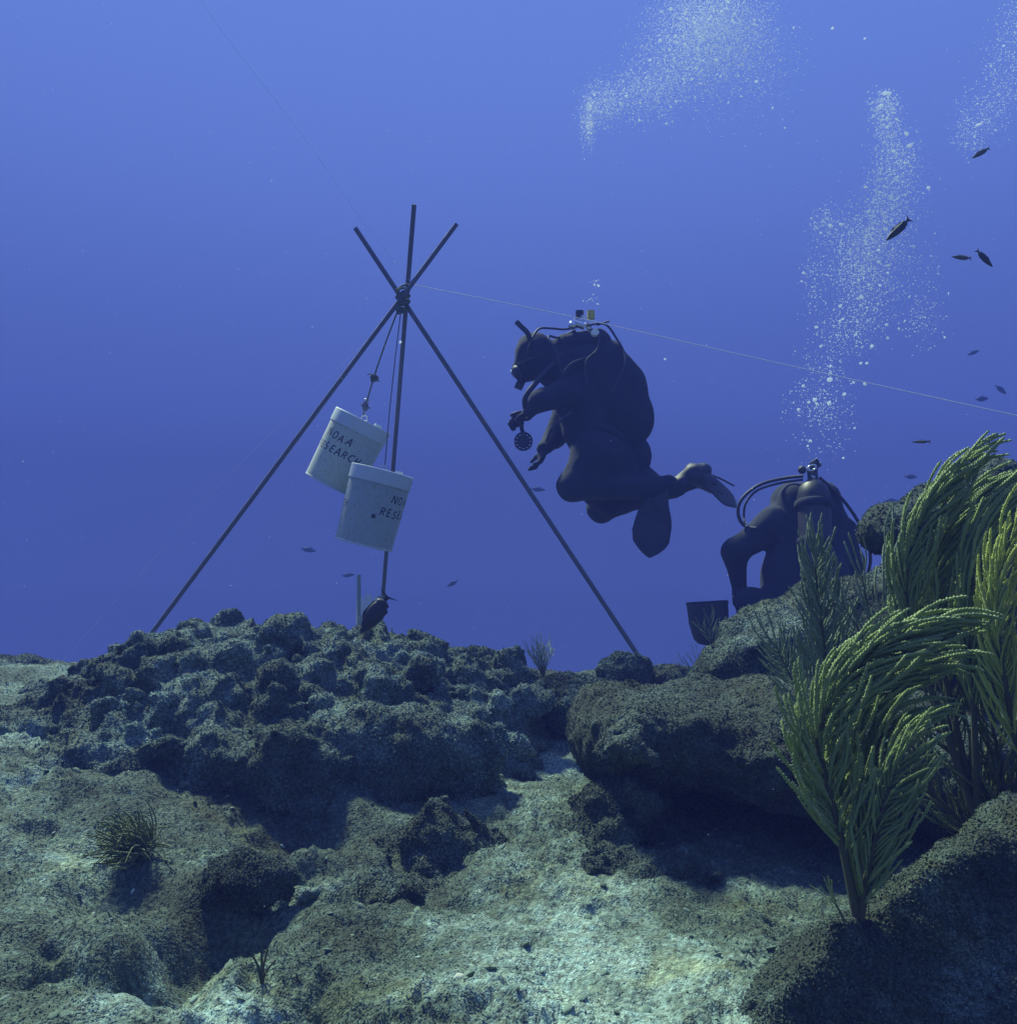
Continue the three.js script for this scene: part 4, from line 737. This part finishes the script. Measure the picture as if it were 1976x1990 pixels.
  part('barrel', new THREE.CylinderGeometry(0.034, 0.03, 0.085, 20).rotateZ(0.3), rubber, lamp); part('head_ring', new THREE.TorusGeometry(0.033, 0.008, 8, 24).rotateX(Math.PI / 2).rotateZ(0.3).translate(-0.012, 0.04, 0), rubber, lamp); part('clip', new THREE.TorusGeometry(0.014, 0.004, 6, 16).translate(0.06, 0.025, 0.02), chrome, lamp);
}
{ // the kneeling diver behind the ridge
  const d = 5.2, a = (x, y, dd = 0) => at(x, y, d + dd), g = thing('person', a(1560, 1230), 'person in a black diving suit kneeling behind the ridge with hoses looping overhead', 'person');
  const J = { head: a(1536, 982, 0.1), neck: a(1560, 1000, 0.06), chest: a(1570, 1055), belly: a(1562, 1120), hip: a(1560, 1190), shL: a(1508, 1018), elL: a(1427, 1072, 0.02), haL: a(1436, 1140, 0.05), shR: a(1628, 1035), elR: a(1655, 1095), haR: a(1650, 1160, 0.15), hipL: a(1540, 1185), knL: a(1458, 1170, -0.12), anL: a(1540, 1260, 0.1), hipR: a(1610, 1185), knR: a(1640, 1250, -0.1), anR: a(1600, 1280, 0.3) };
  const list = [[J.neck, J.chest, 0.09, 0.17], [J.chest, J.belly, 0.20, 0.235], [J.belly, J.hip, 0.24, 0.25], [J.chest, J.shL, 0.13, 0.10], [J.chest, J.shR, 0.13, 0.10], [J.shL, J.elL, 0.105, 0.07], [J.elL, J.haL, 0.07, 0.048], [J.shR, J.elR, 0.088, 0.066], [J.elR, J.haR, 0.064, 0.045], [J.hipL, J.knL, 0.12, 0.078], [J.knL, J.anL, 0.075, 0.05], [J.hipR, J.knR, 0.12, 0.08], [J.knR, J.anR, 0.075, 0.05]];
  const head = (x, y, z, dd) => smin(dd, ellipsoid(x, y, z, J.head, [0.12, 0.14, 0.125]), 0.06);
  const lo = V(Infinity, Infinity, Infinity), hi = V(-Infinity, -Infinity, -Infinity); for (const q of Object.values(J)) { lo.min(q); hi.max(q); }
  const body = bodyGeo(list, [lo.subScalar(0.2), hi.addScalar(0.2), 0.014], head);
  part('body', local(merge([body, handGeo(J.haL.clone().add(V(-0.015, -0.05, 0.01)), V(-0.25, -1, 0.15), V(1, -0.2, 0.3), 0.5, 1.15), handGeo(J.haR.clone().add(V(0, -0.04, 0)), V(0, -1, -0.2), V(-1, 0, 0), 0.5, 1.1)]), g), neoprene, g);
  const vest = limbs([[a(1545, 972), a(1598, 970), 0.105, 0.105], [a(1548, 1012), a(1600, 1018), 0.135, 0.14], [a(1560, 1070), a(1598, 1080), 0.155, 0.16]], 0.05);
  part('buoyancy_vest', local(meshField((x, y, z) => vest(x, y, z) + 0.012 * fbm(x * 8, y * 8, z * 8, 2), a(1470, 1160).add(V(0, 0, -0.25)), a(1690, 910).add(V(0, 0, 0.25)), 0.014, 1.4), g), nylonCloth, g);
  const t0 = a(1579, 936, -0.12), t1 = a(1588, 1120, -0.27), tl = t0.distanceTo(t1);
  const tg = new THREE.LatheGeometry([[0.0001, 0], [0.06, 0], [0.09, 0.02], [0.092, 0.05], [0.092, tl - 0.09], [0.076, tl - 0.03], [0.04, tl], [0.03, tl + 0.015], [0.0001, tl + 0.015]].map(([x, y]) => new THREE.Vector2(x, y)), 28).applyQuaternion(new THREE.Quaternion().setFromUnitVectors(X, V().subVectors(t0, t1).normalize())).translate(t1.x, t1.y, t1.z);
  const tank = part('tank', local(tg, g), tankMat, g);
  part('valve', local(rodGeo(a(1580, 942, -0.12), a(1577, 906, -0.1), 0.03), g), rubber, tank);
  for (const k of [0.35, 0.75]) { const c = t1.clone().lerp(t0, k), band = new THREE.TorusGeometry(0.097, 0.012, 8, 36).scale(1, 1, 2).applyQuaternion(new THREE.Quaternion().setFromUnitVectors(V(0, 0, 1), V().subVectors(t0, t1).normalize())).translate(c.x, c.y, c.z); part('tank_band', local(band, g), nylonCloth, g); }
  part('valve_knob', local(new THREE.CylinderGeometry(0.026, 0.026, 0.05, 16).rotateZ(0.6).translate(...a(1584, 902, -0.1).toArray()), g), rubber, g);
  part('knob', local(new THREE.SphereGeometry(0.024, 14, 10).translate(...a(1558, 913, -0.1).toArray()), g), rubber, g);
  part('yoke', local(new THREE.TorusGeometry(0.017, 0.005, 8, 24).scale(1.4, 0.9, 1).rotateZ(0.4).translate(...a(1577, 909, -0.16).toArray()), g), chrome, g);
  part('buckle', local(new THREE.BoxGeometry(0.022, 0.008, 0.006).rotateZ(-0.3).translate(...a(1580, 926, -0.22).toArray()), g), chrome, g);
  part('hose', local(tubeGeo([a(1560, 925, -0.05), a(1520, 930), a(1470, 945), a(1438, 975), a(1434, 1000), a(1444, 1020), a(1470, 1027, -0.08)], 0.010, 50, 8), g), rubber, g);
  part('hose', local(tubeGeo([a(1560, 932, -0.05), a(1510, 940), a(1468, 955), a(1448, 980), a(1445, 1005), a(1448, 1018, -0.04)], 0.007, 50, 8), g), rubber, g);
  part('hose', local(tubeGeo([a(1592, 928, -0.05), a(1622, 955, -0.1), a(1648, 985, -0.1), a(1673, 1025, -0.05), a(1688, 1062), a(1690, 1095, 0.05), a(1680, 1130, 0.1)], 0.010, 50, 8), g), rubber, g);
  const c0 = a(1374, 1176, -0.05), c = thing('container', c0, 'dark round container just left of the kneeling diver hand', 'container');
  c.rotation.set(-0.02, 0, 0.06);
  part('wall', new THREE.LatheGeometry([[0.0001, -0.24], [0.07, -0.218], [0.095, -0.19], [0.114, -0.1], [0.118, 0], [0.122, 0.004], [0.122, 0.010], [0.114, 0.010], [0.108, -0.1], [0.088, -0.185], [0.0001, -0.205]].map(([x, y]) => new THREE.Vector2(x, y)), 40), rubber, c);
  part('lid', new THREE.CylinderGeometry(0.119, 0.121, 0.012, 40).translate(0, 0.017, 0), nylonCloth, c);
}

// ------------------------------------------------------------------ bubbles and drifting specks
const bubbleMat = new THREE.MeshPhysicalMaterial({ name: 'air bubble', color: new THREE.Color().setRGB(0.92, 0.97, 1.0), roughness: 0.9, transmission: 0.6, thickness: 0 });
const bubbleGeo = new THREE.IcosahedronGeometry(1, 1), gauss = () => (rnd() + rnd() + rnd() + rnd() - 2) * 1.0;
function plume(name, spots, label) {
  const m = new THREE.InstancedMesh(bubbleGeo, bubbleMat, spots.length); m.name = numbered(name);
  spots.forEach(([p, r], i) => { M4.compose(p, Q.setFromAxisAngle(V(0, 0, 1), rr(-0.5, 0.5)), V(r * rr(0.9, 1.35), r * rr(0.7, 1.05), r * rr(0.9, 1.2))); m.setMatrixAt(i, M4); });
  scene.add(m); return tag(m, label, 'bubbles', null, 'stuff');
}
// knots: [px, py, half width in px, weight], with small and large bubbles spread about them
function cloud(knots, depth, n, r0, r1, power = 3) {
  const total = knots.reduce((s, k) => s + k[3], 0), out = [];
  for (let i = 0; i < n; i++) {
    let q = rnd() * total, k = 0; while (k < knots.length - 1 && q > knots[k][3]) q -= knots[k++][3];
    const [x, y, w, , hgt] = knots[k], p = at(x + gauss() * w, y + gauss() * (hgt ?? w), depth + gauss() * 0.25);
    out.push([p, (r0 + (r1 - r0) * Math.pow(rnd(), power)) * (rnd() < 0.02 ? 2.8 : 1)]);
  }
  return out;
}
plume('bubble_plume', [...cloud([[1360, -120, 120, 3, 60], [1380, 30, 95, 9, 75], [1400, 90, 110, 5, 75], [1310, 120, 75, 3, 70], [1250, 180, 70, 2.4, 50], [1170, 200, 40, 1.6, 40], [1143, 240, 14, 0.8, 40], [1420, 150, 100, 1.4, 80]], 5.4, 34000, 0.0008, 0.0032, 5)], 'wide cloud of fine silvery bubbles rising out of the top of the picture');
plume('bubble_plume', [...cloud([[1718, 205, 26, 1.6, 26], [1725, 250, 30, 1.6, 35], [1745, 300, 42, 2, 40], [1735, 350, 50, 2.4, 45], [1715, 410, 60, 3.4, 45], [1680, 470, 65, 4.4, 45], [1670, 530, 55, 3.2, 45], [1760, 520, 60, 1.2, 60], [1600, 430, 25, 0.8, 30], [1580, 540, 22, 0.8, 70], [1680, 600, 60, 2.0, 50], [1790, 620, 40, 0.8, 50], [1640, 650, 50, 1.4, 45], [1600, 720, 50, 0.8, 40], [1590, 790, 55, 1.5, 40], [1600, 850, 60, 0.4, 50]], 4.5, 18000, 0.0006, 0.0036, 5)], 'long twisting column of bubbles above the kneeling diver');
plume('bubble_plume', [...cloud([[1990, -80, 50, 1.5, 60], [1985, 60, 45, 2, 60], [1960, 150, 50, 2, 60], [1910, 220, 45, 1.6, 50], [1880, 265, 30, 0.8, 40]], 5.2, 4200, 0.0008, 0.0034, 4)], 'loose trail of bubbles in the upper right corner');
plume('bubble_plume', [...cloud([[1160, 550, 10, 1, 8], [1150, 585, 12, 0.7, 14]], 5.2, 26, 0.0015, 0.007, 2)], 'few small bubbles just above the floating diver tank');
for (const [px, py, r, d] of [[1719, 181, 8, 4.4], [1727, 182, 8, 4.4], [1712, 205, 7, 4.4], [1768, 283, 8, 4.4], [1612, 738, 9, 4.4], [1560, 750, 5, 4.4], [1583, 777, 7, 4.4], [1571, 782, 5, 4.4], [1640, 766, 6, 4.4], [1672, 706, 5, 4.4], [1684, 706, 5, 4.4], [1613, 712, 5, 4.4], [1634, 436, 6, 4.4], [1632, 595, 6, 4.4], [1666, 580, 5, 4.4], [1688, 410, 6, 4.4], [1660, 832, 4, 4.4], [1312, 70, 5, 5.2], [1330, 86, 5, 5.2], [1617, 55, 5, 5.2], [1680, 75, 4, 5.2], [1292, 698, 4, 4.6], [778, 665, 5, 4.1], [1638, 890, 4, 4.5]]) {
  const R = r / F * d / 1.9, m = new THREE.Mesh(new THREE.SphereGeometry(R, 14, 10).scale(1.25, 0.85, 1.1).rotateZ(rr(0.2, 0.7)), bubbleMat); m.name = numbered('air_bubble'); m.position.copy(at(px, py, d)); scene.add(m);
  const own = { 1292: 'single bubble in open water right of the floating diver shoulder', 778: 'tiny bright bubble beside the middle tripod pole below the lashing', 1768: 'bright bubble standing off the right side of the bubble column top', 1612: 'largest bubble, just under the white line above the kneeling diver', 1617: 'lone bubble high up right of the wide cloud, the left of two', 1680: 'lone bubble high up right of the wide cloud, the right of two', 1638: 'last small bubble right above the kneeling diver valve', 1719: 'left of the twin bubbles at the very top of the column', 1727: 'right of the twin bubbles at the very top of the column' }[px];
  if (own) tag(m, own, 'bubble'); else tag(m, 'larger silvery bubble among the fine ones of a plume', 'bubble', 'larger bubbles inside the plumes');
}
{
  const spots = []; for (let i = 0; i < 900; i++) { const d = rr(1.2, 6.5); spots.push([at(rr(-500, 2500), rr(-100, 1900), d), rr(0.0003, 0.0011) * (0.4 + d * 0.2)]); }
  const m = plume('drifting_specks', spots.filter(([p]) => p.y > groundY(p.x, p.z) + 0.02), 'tiny pale specks drifting everywhere in the water'); m.userData.category = 'particles';
}
scene.traverse((o) => { if (o.isMesh) o.castShadow = o.receiveShadow = true; });
renderer.render(scene, camera);
